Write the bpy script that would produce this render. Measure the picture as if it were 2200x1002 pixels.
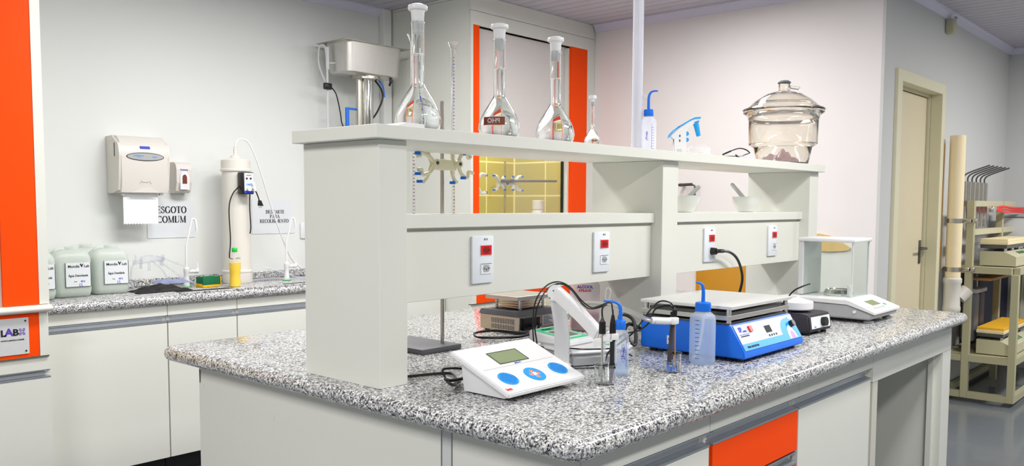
import bpy, bmesh, math, random
from mathutils import Vector, Matrix
random.seed(7)
R = math.radians
for o in list(bpy.data.objects): bpy.data.objects.remove(o)
SC = bpy.context.scene
COL = SC.collection

# ---------------------------------------------------------------- camera
CX, F_PX, CYP = 1100.0, 1845.8, 571.9
cam = bpy.data.objects.new('camera', bpy.data.cameras.new('camera'))
COL.objects.link(cam)
yaw, pitch, roll = R(48.288), R(-4.095), R(0.247)
fw = Vector((math.sin(yaw)*math.cos(pitch), math.cos(yaw)*math.cos(pitch), math.sin(pitch)))
rt = Vector((math.cos(yaw), -math.sin(yaw), 0)); up = rt.cross(fw)
r2 = rt*math.cos(roll) + up*math.sin(roll); u2 = -rt*math.sin(roll) + up*math.cos(roll)
cm = Matrix((r2, u2, -fw)).transposed().to_4x4(); cm.translation = (0, 0, 1.35)
cam.matrix_world = cm
cam.data.sensor_width = 36; cam.data.lens = 36*F_PX/2200
cam.data.shift_y = (CYP-501)/2200; cam.data.clip_start = .05
SC.camera = cam

# ---------------------------------------------------------------- world, lights, exposure
w = bpy.data.worlds.new('world'); SC.world = w; w.use_nodes = True
w.node_tree.nodes['Background'].inputs[0].default_value = (.80, .86, 1, 1)
w.node_tree.nodes['Background'].inputs[1].default_value = .35
SC.view_settings.view_transform = 'Standard'; SC.view_settings.look = 'None'
SC.view_settings.gamma = 1; SC.view_settings.use_curve_mapping = False
SC.view_settings.exposure = 0.78
LIGHTS = [  # x, y, z, size x, size y, watts, colour   (ceiling fluorescents, plus added fill lamps)
    (1.2, -.6, 2.60, 1.25, .30, 30, (1, .985, .95)),
    (3.2, .3, 2.60, 1.25, .30, 30, (1, .985, .95)),
    (-.7, 1.6, 2.60, 1.25, .30, 40, (1, .985, .96)),  # fill lamp added to brighten the island's left side panel
    (2.3, 3.0, 2.60, 1.25, .30, 30, (1, .985, .96)),
    (3.9, 2.5, 2.60, 1.25, .30, 15, (1, .97, .96)),
    (6.6, -.2, 2.60, 1.25, .30, 46, (1, .985, .96)),  # fill lamp added to lift the dark alcove
]
for (x, y, z, sx, sy, e, c) in LIGHTS:
    l = bpy.data.lights.new('ceiling_or_fill_lamp', 'AREA'); l.shape = 'RECTANGLE'
    l.size = sx; l.size_y = sy; l.energy = e; l.color = c
    o = bpy.data.objects.new('ceiling_or_fill_lamp', l); COL.objects.link(o); o.location = (x, y, z)

# ---------------------------------------------------------------- materials
def lin(c):
    c = c/255
    return c/12.92 if c <= .04045 else ((c+.055)/1.055)**2.4
def rgb(*c): return (lin(c[0]), lin(c[1]), lin(c[2]), 1)
MATS = {}
def mat(name, c=(200, 200, 200), rough=.45, metal=0, var=.03, scale=60, bump=0, emit=0, coat=0):
    if name in MATS: return MATS[name]
    m = bpy.data.materials.new(name); m.use_nodes = True; nt = m.node_tree; b = nt.nodes['Principled BSDF']
    col = rgb(*c)
    tc = nt.nodes.new('ShaderNodeTexCoord'); nz = nt.nodes.new('ShaderNodeTexNoise')
    nz.inputs['Scale'].default_value = scale; nz.inputs['Detail'].default_value = 3
    nt.links.new(tc.outputs['Object'], nz.inputs['Vector'])
    mx = nt.nodes.new('ShaderNodeMix'); mx.data_type = 'RGBA'
    mx.inputs['A'].default_value = [min(1, v*(1-var)) for v in col[:3]]+[1]
    mx.inputs['B'].default_value = [min(1, v*(1+var)) for v in col[:3]]+[1]
    nt.links.new(nz.outputs['Fac'], mx.inputs['Factor']); nt.links.new(mx.outputs['Result'], b.inputs['Base Color'])
    b.inputs['Roughness'].default_value = rough; b.inputs['Metallic'].default_value = metal
    if coat: b.inputs['Coat Weight'].default_value = coat
    if emit:
        b.inputs['Emission Color'].default_value = col; b.inputs['Emission Strength'].default_value = emit
    if bump:
        bp = nt.nodes.new('ShaderNodeBump'); bp.inputs['Strength'].default_value = bump; bp.inputs['Distance'].default_value = .002
        nt.links.new(nz.outputs['Fac'], bp.inputs['Height']); nt.links.new(bp.outputs['Normal'], b.inputs['Normal'])
    MATS[name] = m; return m
def glass(name, c=(255, 255, 255), ior=1.45, rough=0.0):
    m = mat(name, c, rough, var=0); m.node_tree.nodes['Principled BSDF'].inputs['Transmission Weight'].default_value = 1
    m.node_tree.nodes['Principled BSDF'].inputs['IOR'].default_value = ior; return m
def sheer(name, c, clear=.5, rough=.35, gloss=.5):
    """thin translucent plastic: part see-through, part milky"""
    m = bpy.data.materials.new(name); m.use_nodes = True; nt = m.node_tree; nt.nodes.clear()
    out = nt.nodes.new('ShaderNodeOutputMaterial'); tr = nt.nodes.new('ShaderNodeBsdfTransparent'); pr = nt.nodes.new('ShaderNodeBsdfPrincipled')
    tl = nt.nodes.new('ShaderNodeBsdfTranslucent'); m1 = nt.nodes.new('ShaderNodeMixShader'); m2 = nt.nodes.new('ShaderNodeMixShader')
    tc = nt.nodes.new('ShaderNodeTexCoord'); nz = nt.nodes.new('ShaderNodeTexNoise'); nz.inputs['Scale'].default_value = 20
    rp = nt.nodes.new('ShaderNodeMapRange'); rp.inputs['To Min'].default_value = clear-.03; rp.inputs['To Max'].default_value = clear+.03
    nt.links.new(tc.outputs['Object'], nz.inputs['Vector']); nt.links.new(nz.outputs['Fac'], rp.inputs['Value'])
    pr.inputs['Base Color'].default_value = rgb(*c); pr.inputs['Roughness'].default_value = rough; pr.inputs['Specular IOR Level'].default_value = gloss
    tl.inputs['Color'].default_value = rgb(*c); m1.inputs[0].default_value = .45
    nt.links.new(pr.outputs[0], m1.inputs[1]); nt.links.new(tl.outputs[0], m1.inputs[2])
    nt.links.new(rp.outputs[0], m2.inputs[0]); nt.links.new(m1.outputs[0], m2.inputs[1]); nt.links.new(tr.outputs[0], m2.inputs[2])
    nt.links.new(m2.outputs[0], out.inputs[0]); MATS[name] = m; return m
def pane(name, tint=(235, 245, 240), refl=.10):
    """flat window / draught-shield glass"""
    m = bpy.data.materials.new(name); m.use_nodes = True; nt = m.node_tree; nt.nodes.clear()
    out = nt.nodes.new('ShaderNodeOutputMaterial'); tr = nt.nodes.new('ShaderNodeBsdfTransparent'); gl = nt.nodes.new('ShaderNodeBsdfGlossy')
    lw = nt.nodes.new('ShaderNodeLayerWeight'); lw.inputs[0].default_value = .25
    mr = nt.nodes.new('ShaderNodeMapRange'); mr.inputs['To Min'].default_value = refl*.5; mr.inputs['To Max'].default_value = .35
    mx = nt.nodes.new('ShaderNodeMixShader'); tr.inputs[0].default_value = rgb(*tint); gl.inputs['Roughness'].default_value = .02
    nt.links.new(lw.outputs['Fresnel'], mr.inputs['Value']); nt.links.new(mr.outputs[0], mx.inputs[0])
    nt.links.new(tr.outputs[0], mx.inputs[1]); nt.links.new(gl.outputs[0], mx.inputs[2]); nt.links.new(mx.outputs[0], out.inputs[0])
    MATS[name] = m; return m
def granite():
    m = bpy.data.materials.new('granite'); m.use_nodes = True; nt = m.node_tree; b = nt.nodes['Principled BSDF']
    tc = nt.nodes.new('ShaderNodeTexCoord')
    def noise(s, d, r=.6):
        n = nt.nodes.new('ShaderNodeTexNoise'); n.inputs['Scale'].default_value = s; n.inputs['Detail'].default_value = d
        n.inputs['Roughness'].default_value = r; nt.links.new(tc.outputs['Object'], n.inputs['Vector']); return n
    def ramp(src, stops):
        r = nt.nodes.new('ShaderNodeValToRGB'); nt.links.new(src, r.inputs[0]); e = r.color_ramp.elements
        while len(e) < len(stops): e.new(.5)
        for k, (p, c) in enumerate(stops): e[k].position = p; e[k].color = rgb(*c)
        return r
    base = ramp(noise(150, 3).outputs['Fac'], [(.38, (150, 152, 156)), (.5, (205, 205, 205)), (.58, (246, 245, 242))])
    dark = ramp(noise(215, 3, .7).outputs['Fac'], [(.425, (30, 32, 38)), (.485, (255, 255, 255))])
    blot = ramp(noise(85, 2).outputs['Fac'], [(.36, (138, 140, 148)), (.46, (255, 255, 255))])
    def mul(a, c):
        x = nt.nodes.new('ShaderNodeMix'); x.data_type = 'RGBA'; x.blend_type = 'MULTIPLY'; x.inputs['Factor'].default_value = 1
        nt.links.new(a, x.inputs['A']); nt.links.new(c, x.inputs['B']); return x.outputs['Result']
    nt.links.new(mul(mul(base.outputs[0], dark.outputs[0]), blot.outputs[0]), b.inputs['Base Color'])
    b.inputs['Roughness'].default_value = .11; b.inputs['Specular IOR Level'].default_value = .8
    MATS['granite'] = m; return m
def tiles(name, c, g, bw, bh, mort=.012, du=0, dv=0):
    m = bpy.data.materials.new(name); m.use_nodes = True; nt = m.node_tree; b = nt.nodes['Principled BSDF']
    tc = nt.nodes.new('ShaderNodeTexCoord'); sp = nt.nodes.new('ShaderNodeSeparateXYZ'); ad = nt.nodes.new('ShaderNodeMath'); cb = nt.nodes.new('ShaderNodeCombineXYZ')
    nt.links.new(tc.outputs['Object'], sp.inputs[0]); nt.links.new(sp.outputs[0], ad.inputs[0]); nt.links.new(sp.outputs[1], ad.inputs[1])
    a2 = nt.nodes.new('ShaderNodeMath'); a2.inputs[1].default_value = du; nt.links.new(ad.outputs[0], a2.inputs[0])
    a3 = nt.nodes.new('ShaderNodeMath'); a3.inputs[1].default_value = dv; nt.links.new(sp.outputs[2], a3.inputs[0])
    nt.links.new(a2.outputs[0], cb.inputs[0]); nt.links.new(a3.outputs[0], cb.inputs[1])
    br = nt.nodes.new('ShaderNodeTexBrick'); br.offset = 0; nt.links.new(cb.outputs[0], br.inputs['Vector'])
    br.inputs['Color1'].default_value = rgb(*c); br.inputs['Color2'].default_value = rgb(*[v*.97 for v in c]); br.inputs['Mortar'].default_value = rgb(*g)
    br.inputs['Scale'].default_value = 1; br.inputs['Mortar Size'].default_value = mort/2; br.inputs['Brick Width'].default_value = bw; br.inputs['Row Height'].default_value = bh
    nt.links.new(br.outputs['Color'], b.inputs['Base Color']); b.inputs['Roughness'].default_value = .25
    MATS[name] = m; return m

mat('wall_paint', (226, 228, 226), .75, var=.012, scale=2)
mat('wall_paint_pink', (234, 230, 229), .75, var=.012, scale=2)
mat('wall_paint_shaded', (206, 207, 206), .8, var=.02, scale=2)  # wall paint with the weaker light at far right put into its tone
mat('ceiling_pvc', (196, 193, 204), .5, var=.02, scale=3)
mat('crown_pvc', (214, 213, 232), .4)
mat('laminate', (224, 225, 217), .42, var=.012, scale=250)
mat('laminate_shaded', (206, 205, 194), .42, var=.012, scale=250)  # same laminate, the shade of turned and recessed faces put into the colour
mat('orange', (255, 76, 0), .55, var=.02)
MATS['orange'].node_tree.nodes['Principled BSDF'].inputs['Specular IOR Level'].default_value = .15
mat('alu', (178, 184, 192), .35, .75, var=.05, scale=30)
mat('seam', (92, 92, 80), .7)
mat('toe_kick', (18, 16, 20), .6)
mat('floor_epoxy', (108, 114, 122), .22, var=.06, scale=9, coat=.2)
mat('steel', (196, 192, 182), .22, .95, var=.05, scale=6)
mat('steel_satin', (205, 203, 198), .34, .85, var=.04, scale=40)
mat('platform_steel', (226, 226, 224), .42, .5, var=.03, scale=40)
mat('chrome', (222, 220, 214), .08, 1, var=.02)
mat('dark_steel', (96, 96, 98), .35, .8)
mat('white_plastic', (230, 230, 232), .3, var=.01)
mat('outlet_white', (232, 237, 243), .3, var=.01)
mat('ivory_plastic', (216, 211, 205), .35, var=.012)
mat('clamp_cream', (240, 234, 206), .35)
mat('sash_grey', (220, 215, 212), .45)
mat('cream_plastic', (222, 218, 210), .35, var=.015)
mat('pvc_cream', (246, 228, 190), .4, var=.02)
mat('black', (14, 14, 16), .35)
mat('black_matte', (22, 20, 24), .7, bump=.3)
mat('charcoal', (60, 56, 62), .55, bump=.2, scale=300)
mat('dark_grey', (100, 101, 106), .55)
mat('mid_grey', (170, 171, 174), .5)
mat('light_grey', (208, 209, 210), .45)
mat('blue_cap', (0, 110, 226), .4)
mat('blue_paint', (14, 108, 222), .38, var=.03)
mat('light_blue', (26, 158, 230), .4)
mat('panel_silver', (194, 200, 209), .45)
mat('blue_print', (26, 60, 190), .5)
mat('navy', (14, 20, 70), .6)
mat('red', (228, 16, 14), .35)
mat('dark_red', (150, 10, 16), .4)
mat('pink', (240, 130, 200), .4)
mat('lcd', (134, 148, 110), .25, var=.06, scale=500)
mat('lcd_dark', (118, 122, 112), .25, var=.06, scale=500)
mat('green_print', (46, 200, 140), .45)
mat('green', (20, 190, 60), .4)
mat('sponge_green', (10, 104, 66), .9, bump=.8, scale=200)
mat('sponge_yellow', (232, 180, 20), .9, bump=.8, scale=120)
mat('yellow_liquid', (246, 204, 0), .15, var=.01)
mat('paper', (222, 226, 230), .8, var=.012, scale=12)
mat('towel', (240, 243, 246), .9, var=.01)
mat('ink', (16, 20, 26), .6)
mat('ink_grey', (110, 112, 118), .6)
mat('brown_print', (112, 44, 24), .5)
mat('purple', (92, 60, 180), .5)
mat('ochre_board', (196, 138, 26), .55, var=.05, scale=8)
mat('plywood', (226, 186, 118), .5, var=.06, scale=6)
mat('porcelain', (228, 230, 226), .22, var=.01, coat=.3)
mat('door_cream', (218, 206, 176), .5, var=.02, scale=8)
mat('frame_cream', (222, 217, 188), .5, var=.02, scale=8)
mat('rack_beige', (176, 172, 140), .5, var=.03)
mat('rack_beige_light', (192, 188, 158), .5, var=.03)
mat('wood', (176, 132, 70), .6, var=.12, scale=20)
mat('yellow_mat', (236, 178, 40), .6)
mat('cream_mat', (236, 222, 180), .6)
mat('blue_cloth', (132, 140, 172), .85, bump=.4, scale=80)
mat('copper', (190, 96, 70), .3, .6)
mat('amber', (214, 140, 40), .2)
granite()
tiles('hood_tiles', (198, 187, 88), (250, 242, 176), .318, .258, .013, -1.699+.318*6, -1.419+.258*7)
glass('lab_glass', (252, 254, 254), 1.47)
glass('water', (255, 255, 255), 1.333)
glass('desiccator_glass', (253, 250, 243), 1.47)
sheer('bottle_plastic', (236, 242, 255), .58)
sheer('bottle_clear', (245, 247, 245), .86, .05, .8)
sheer('bottle_water', (150, 204, 255), .72)
sheer('jug_plastic', (238, 243, 239), .30, .35)
sheer('jug_water', (226, 236, 228), .15, .3)
sheer('clear_tube', (228, 231, 240), .70, .1)
sheer('clear_plastic', (238, 234, 250), .62, .05, .8)
sheer('pink_wrap', (232, 204, 214), .35, .1, .8)
mat('pink_contents', (176, 84, 96), .5)
sheer('wrap_film', (226, 222, 224), .42, .15, .8)
sheer('acrylic_tube', (236, 236, 242), .25, .2)
pane('pane_glass', (252, 253, 252), .04); pane('shield_glass', (251, 254, 252), .06)

# ---------------------------------------------------------------- helpers
def NB(): return bmesh.new()
def box(bm, x0, x1, y0, y1, z0, z1, bev=0, seg=2):
    g = bmesh.ops.create_cube(bm, size=1)['verts']
    for v in g: v.co = Vector(((x0+x1)/2+v.co.x*(x1-x0), (y0+y1)/2+v.co.y*(y1-y0), (z0+z1)/2+v.co.z*(z1-z0)))
    if bev:
        es = list({e for v in g for e in v.link_edges})
        bmesh.ops.bevel(bm, geom=es, offset=bev, segments=seg, affect='EDGES', profile=.5)
    return bm
def lathe(bm, prof, cx=0, cy=0, seg=40, sx=1, sy=1, close=False):
    rings = []
    for (r, z) in prof:
        if r <= 1e-6: rings.append([bm.verts.new((cx, cy, z))])
        else: rings.append([bm.verts.new((cx+sx*r*math.cos(2*math.pi*k/seg), cy+sy*r*math.sin(2*math.pi*k/seg), z)) for k in range(seg)])
    if close: rings.append(rings[0])
    for a, b in zip(rings, rings[1:]):
        if len(a) == 1 and len(b) == 1: continue
        for k in range(seg):
            k2 = (k+1) % seg
            if len(a) == 1: bm.faces.new((a[0], b[k2], b[k]))
            elif len(b) == 1: bm.faces.new((a[k], a[k2], b[0]))
            else: bm.faces.new((a[k], a[k2], b[k2], b[k]))
    return bm
def catmull(pts, n=8, closed=False):
    P = [Vector(p) for p in pts]; out = []
    m = len(P)
    for i in range(m if closed else m-1):
        if closed: a, b, c, d = P[(i-1) % m], P[i], P[(i+1) % m], P[(i+2) % m]
        else: a, b, c, d = P[max(i-1, 0)], P[i], P[i+1], P[min(i+2, m-1)]
        for k in range(n):
            t = k/n
            out.append(.5*((2*b)+(c-a)*t+(2*a-5*b+4*c-d)*t*t+(3*b-a-3*c+d)*t**3))
    if not closed: out.append(P[-1])
    return out
def tube(bm, pts, r, seg=10, smooth=0, caps=True, rs=None):
    P = catmull(pts, smooth) if smooth else [Vector(p) for p in pts]
    n = len(P); rings = []; prev = None
    for i, p in enumerate(P):
        t = (P[min(i+1, n-1)]-P[max(i-1, 0)]).normalized()
        if prev is None:
            a = Vector((0, 0, 1)) if abs(t.z) < .9 else Vector((1, 0, 0)); nrm = t.cross(a).normalized()
        else:
            nrm = prev-t*prev.dot(t)
            nrm = nrm.normalized() if nrm.length > 1e-6 else t.orthogonal().normalized()
        prev = nrm; bi = t.cross(nrm)
        rr = r if rs is None else rs[0]+(rs[1]-rs[0])*i/(n-1)
        rings.append([bm.verts.new(p+rr*(nrm*math.cos(2*math.pi*k/seg)+bi*math.sin(2*math.pi*k/seg))) for k in range(seg)])
    for a, b in zip(rings, rings[1:]):
        for k in range(seg): bm.faces.new((a[k], a[(k+1) % seg], b[(k+1) % seg], b[k]))
    if caps: bm.faces.new(rings[0][::-1]); bm.faces.new(rings[-1])
    return bm
def cyl(bm, p0, p1, r, seg=20, r1=None): return tube(bm, [p0, p1], r, seg, rs=None if r1 is None else (r, r1))
def extr(bm, pts, vec):
    """closed polygon (3d points) extruded along vec"""
    vec = Vector(vec); a = [bm.verts.new(Vector(p)) for p in pts]; b = [bm.verts.new(Vector(p)+vec) for p in pts]; n = len(a)
    bm.faces.new(a[::-1]); bm.faces.new(b)
    for k in range(n): bm.faces.new((a[k], a[(k+1) % n], b[(k+1) % n], b[k]))
    return bm
def obj(name, bm, m, parent=None, loc=None, smooth=True, label=None, ang=35):
    bmesh.ops.recalc_face_normals(bm, faces=bm.faces)
    me = bpy.data.meshes.new(name); bm.to_mesh(me); bm.free()
    if smooth:
        for p in me.polygons: p.use_smooth = True
        me.set_sharp_from_angle(angle=R(ang))
    me.materials.append(MATS[m] if isinstance(m, str) else m)
    o = bpy.data.objects.new(name, me); COL.objects.link(o)
    if parent is not None: o.parent = parent
    if loc: o.location = loc
    if label: o['label'] = label
    return o
def tag(o, label, cat, group=None):
    o['label'] = label; o['category'] = cat
    if group: o['group'] = group
    return o
def thing(name, label, cat, loc=(0, 0, 0), rz=0, group=None):
    o = bpy.data.objects.new(name, None); COL.objects.link(o); o.location = loc; o.rotation_euler = (0, 0, rz); o.empty_display_size = .05
    return tag(o, label, cat, group)
def struct(name, bm, m, smooth=False):
    o = obj(name, bm, m, smooth=smooth); o['kind'] = 'structure'; return o
def copy_tree(o, parent=None, loc=None, label=None, rz=None):
    c = o.copy(); COL.objects.link(c)
    if parent is not None: c.parent = parent
    for ch in list(o.children): copy_tree(ch, c)
    if loc is not None: c.location = loc
    if rz is not None: c.rotation_euler = (0, 0, rz)
    if label: c['label'] = label
    return c
class Fr:
    """a flat frame: origin, u axis, v axis; n points outwards"""
    def __init__(s, O, U, V):
        s.O = Vector(O); s.U = Vector(U).normalized(); s.V = Vector(V); s.V = (s.V-s.U*s.V.dot(s.U)).normalized(); s.N = s.U.cross(s.V)
    def __call__(s, u, v, h=0): return s.O+s.U*u+s.V*v+s.N*h
def poly(bm, fr, pts, h0=0, h1=.0006): return extr(bm, [fr(u, v, h0) for u, v in pts], fr.N*(h1-h0))
def rect(bm, fr, u0, v0, u1, v1, h0=0, h1=.0006): return poly(bm, fr, [(u0, v0), (u1, v0), (u1, v1), (u0, v1)], h0, h1)
def disc(bm, fr, u, v, ru, rv=None, h0=0, h1=.0006, n=28, a0=0, a1=360):
    rv = rv or ru; full = a1-a0 >= 360; k = n if full else n+1
    return poly(bm, fr, [(u+ru*math.cos(R(a0+(a1-a0)*i/n)), v+rv*math.sin(R(a0+(a1-a0)*i/n))) for i in range(k)], h0, h1)
def ring(bm, fr, u, v, ru, rv, t, h0=0, h1=.0006, n=32):
    for i in range(n):
        a, b = 2*math.pi*i/n, 2*math.pi*(i+1)/n
        poly(bm, fr, [(u+ru*math.cos(a), v+rv*math.sin(a)), (u+ru*math.cos(b), v+rv*math.sin(b)),
                      (u+(ru-t)*math.cos(b), v+(rv-t)*math.sin(b)), (u+(ru-t)*math.cos(a), v+(rv-t)*math.sin(a))], h0, h1)
def text(name, body, fr, u, v, size, m, parent, h=.0004, bold=0, align='CENTER', mirror=False, rot=0, wx=1, th=.0004):
    cu = bpy.data.curves.new('t', 'FONT'); cu.body = body; cu.size = size; cu.align_x = align; cu.align_y = 'CENTER'
    cu.extrude = th; cu.offset = bold; cu.resolution_u = 3
    o = bpy.data.objects.new('t', cu); COL.objects.link(o)
    me = bpy.data.meshes.new_from_object(o.evaluated_get(bpy.context.evaluated_depsgraph_get()))
    bpy.data.objects.remove(o); bpy.data.curves.remove(cu)
    bm = NB(); bm.from_mesh(me); bpy.data.meshes.remove(me); c, s = math.cos(R(rot)), math.sin(R(rot))
    for q in bm.verts:
        x, y = q.co.x*wx*(-1 if mirror else 1), q.co.y
        q.co = fr(u+x*c-y*s, v+x*s+y*c, h+q.co.z)
    return obj(name, bm, m, parent, smooth=False)
# a small high-contrast serif alphabet, built from strokes (units of cap height)
def _arc(cx, cy, rx, ry, a0, a1, n=14): return [(cx+rx*math.cos(R(a0+(a1-a0)*i/n)), cy+ry*math.sin(R(a0+(a1-a0)*i/n))) for i in range(n+1)]
TK, TN = .21, .07
def stroke(bm, fr, pts, w, ox, oy, s, h0, h1, wv=None):
    """w: width, or (thick, thin) pen: thick where the stroke runs vertically"""
    n = len(pts); L = []; Rr = []
    for i, (x, y) in enumerate(pts):
        x0, y0 = pts[max(i-1, 0)]; x1, y1 = pts[min(i+1, n-1)]; dx, dy = x1-x0, y1-y0; l = math.hypot(dx, dy) or 1; dx /= l; dy /= l
        ww = (w[1]+(w[0]-w[1])*abs(dy)**1.5 if isinstance(w, tuple) else w)/2
        L.append((x-dy*ww, y+dx*ww)); Rr.append((x+dy*ww, y-dx*ww))
    for i in range(n-1):
        q = [L[i], L[i+1], Rr[i+1], Rr[i]]
        poly(bm, fr, [(ox+a*s, oy+b*s) for a, b in q], h0, h1)
GL = {}
def _g(ch, wdt, *st): GL[ch] = (wdt, st)
V_ = lambda x, t=TK, y0=0, y1=1: ([(x, y0), (x, y1)], t)
S_ = lambda x, y, w=.34: ([(x-w/2, y+(.02 if y < .5 else -.02)), (x+w/2, y+(.02 if y < .5 else -.02))], .045)
_g('I', .40, V_(.2), S_(.2, 0), S_(.2, 1))
_g('E', .72, V_(.2), ([(.05, .02), (.66, .02)], .065), ([(.05, .98), (.64, .98)], .065), ([(.2, .5), (.5, .5)], .065), V_(.65, .045, 0, .26), V_(.62, .045, .76, 1), V_(.5, .045, .38, .62))
_g('T', .76, V_(.38), ([(.04, .98), (.72, .98)], .065), S_(.38, 0), V_(.05, .045, .74, 1), V_(.71, .045, .74, 1))
_g('L', .68, V_(.2), S_(.2, 1), ([(.05, .02), (.64, .02)], .065), V_(.63, .045, 0, .28))
_g('H', .86, V_(.2), V_(.66), S_(.2, 0), S_(.2, 1), S_(.66, 0), S_(.66, 1), ([(.2, .5), (.66, .5)], .065))
_g('M', 1.02, V_(.16, .075), V_(.84), ([(.16, 1), (.48, .02)], .15), ([(.48, .02), (.84, 1)], .075), S_(.16, 0, .24), S_(.84, 0), S_(.12, 1, .2), S_(.86, 1, .26))
_g('N', .86, V_(.18, .075), V_(.7, .075), ([(.14, 1), (.7, .0)], .15), S_(.18, 0, .26), S_(.7, 1, .26), S_(.1, 1, .16))
_g('A', .84, ([(.4, 1), (.14, 0)], .075), ([(.4, 1), (.7, 0)], .16), ([(.22, .33), (.6, .33)], .065), S_(.14, 0, .24), S_(.69, 0, .3))
_g('O', .88, (_arc(.43, .5, .34, .48, 0, 360, 30), (TK, .075)))
_g('C', .80, (_arc(.43, .5, .34, .48, 48, 318, 24), (TK, .075)), V_(.68, .045, .68, .98))
_g('G', .88, (_arc(.43, .5, .34, .48, 50, 330, 24), (TK, .075)), V_(.70, .14, .06, .42), S_(.70, .44, .26), V_(.68, .045, .7, .98))
_g('D', .86, V_(.2), (_arc(.3, .5, .43, .47, -90, 90, 18), (TK, .075)), ([(.05, .02), (.32, .02)], .065), ([(.05, .98), (.32, .98)], .065))
_g('P', .72, V_(.2), (_arc(.34, .74, .27, .24, -90, 90, 14), (.15, .075)), ([(.2, .5), (.36, .5)], .065), ([(.05, .98), (.36, .98)], .065), S_(.2, 0))
_g('R', .82, V_(.2), (_arc(.34, .74, .27, .24, -90, 90, 14), (.15, .075)), ([(.2, .5), (.36, .5)], .065), ([(.05, .98), (.36, .98)], .065), S_(.2, 0), ([(.4, .5), (.68, .02)], .15), S_(.72, 0, .2))
_g('U', .84, V_(.18), S_(.18, 1), V_(.68, .05, .3, 1), S_(.68, 1, .26), (_arc(.43, .3, .25, .28, 180, 360, 14), (.13, .06)))
_g('S', .64, ([(.5, .74), (.47, .88), (.36, .965), (.24, .95), (.13, .85), (.13, .72), (.24, .6), (.4, .5), (.5, .38), (.52, .24), (.44, .08), (.3, .02), (.16, .06), (.09, .26)], (.15, .07)), V_(.51, .045, .72, .98), V_(.08, .045, .02, .3))
_g(' ', .4)
def serif_text(name, body, fr, u, v, size, m, parent, h=.0006):
    tot = sum(GL[c][0] for c in body)*size; x = u-tot/2; bm = NB()
    for c in body:
        wd, st = GL[c]
        for pts, wv in st: stroke(bm, fr, pts, wv, x, v-size/2, size, h, h+.0005)
        x += wd*size
    return obj(name, bm, m, parent, smooth=False)

# ================================================================ THE ROOM
CH = 2.66
struct('floor', box(NB(), -3, 8.4, -3.6, 5, -.1, 0), 'floor_epoxy')
bm = NB(); box(bm, -3, 8.4, -3.6, 5, CH+.012, CH+.1)
x = -2.98
while x < 8.3:
    box(bm, x, x+.093, -3.6, 4.99, CH, CH+.012); x += .1
struct('ceiling', bm, 'ceiling_pvc')
struct('wall_back', box(NB(), -3, 5.3, 4.6, 4.75, 0, CH), 'wall_paint')
struct('wall_right', box(NB(), 5.18, 5.30, 1.762, 4.6, 0, CH), 'wall_paint_pink')
bm = NB(); box(bm, 5.1802, 5.44, 1.745, 1.7618, 0, CH); box(bm, 5.301, 5.44, 1.762, 2.12, 0, CH); box(bm, 6.30, 8.3, 1.745, 2.12, 0, CH); box(bm, 5.44, 6.30, 1.745, 2.12, 2.12, CH)  # first box: thin skin giving the wall end the shaded tone
struct('wall_alcove', bm, 'wall_paint_shaded')
struct('wall_east', box(NB(), 8.177, 8.3, -3.6, 1.745, 0, CH), 'wall_paint_shaded')
struct('wall_left', box(NB(), -3.1, -2.95, -3.6, 4.6, 0, CH), 'wall_paint')
struct('wall_front', box(NB(), -3, 8.4, -3.6, -3.45, 0, CH), 'wall_paint')
def crown(name, p0, p1, nrm):
    p0, p1, n = Vector(p0), Vector(p1), Vector(nrm); z = Vector((0, 0, 1))
    prof = [(0, 0), (.045, 0), (.045, -.008), (.030, -.014), (.016, -.042), (.012, -.052), (0, -.052)]
    struct(name, extr(NB(), [p0+n*a+z*(CH+b-.0005) for a, b in prof], p1-p0), 'crown_pvc')
crown('trim_1', (-2.95, 4.6, 0), (3.87, 4.6, 0), (0, -1, 0))
crown('trim_2', (5.18, 3.80, 0), (5.18, 1.745, 0), (-1, 0, 0))
crown('trim_3', (5.18, 1.745, 0), (8.177, 1.745, 0), (0, -1, 0))
crown('trim_4', (8.177, 1.745, 0), (8.177, -3.45, 0), (-1, 0, 0))
# vertical pipe chase strip at the corner beside the fume hood
struct('trim_5', box(NB(), 3.80, 3.872, 4.55, 4.6, .9, CH-.001, .008), 'wall_paint')
# door
dr = thing('door_1', 'cream door', 'door'); del dr['category']; del dr['label']; dr['kind'] = 'structure'
bm = NB()
for a in ((5.376, 5.456, 1.725, 1.80, 0, 2.17), (6.275, 6.345, 1.725, 1.80, 0, 2.17), (5.456, 6.275, 1.725, 1.80, 2.10, 2.17)): box(bm, *a, .004)
for a in ((5.44, 5.47, 1.80, 1.90, 0, 2.12), (6.262, 6.30, 1.80, 1.90, 0, 2.12), (5.47, 6.262, 1.80, 1.90, 2.085, 2.12)): box(bm, *a)
obj('door_frame', bm, 'frame_cream', dr, smooth=False)
obj('door_leaf', box(NB(), 5.472, 6.256, 1.820, 1.855, .01, 2.080, .002), 'door_cream', dr, smooth=False)
bm = NB(); box(bm, 6.19, 6.225, 1.812, 1.821, .96, 1.12, .004); cyl(bm, (6.207, 1.815, 1.065), (6.207, 1.77, 1.065), .009); tube(bm, [(6.207, 1.773, 1.065), (6.16, 1.77, 1.065), (6.09, 1.775, 1.062)], .008, 10, 4)
obj('door_handle', bm, 'dark_steel', dr)

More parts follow.
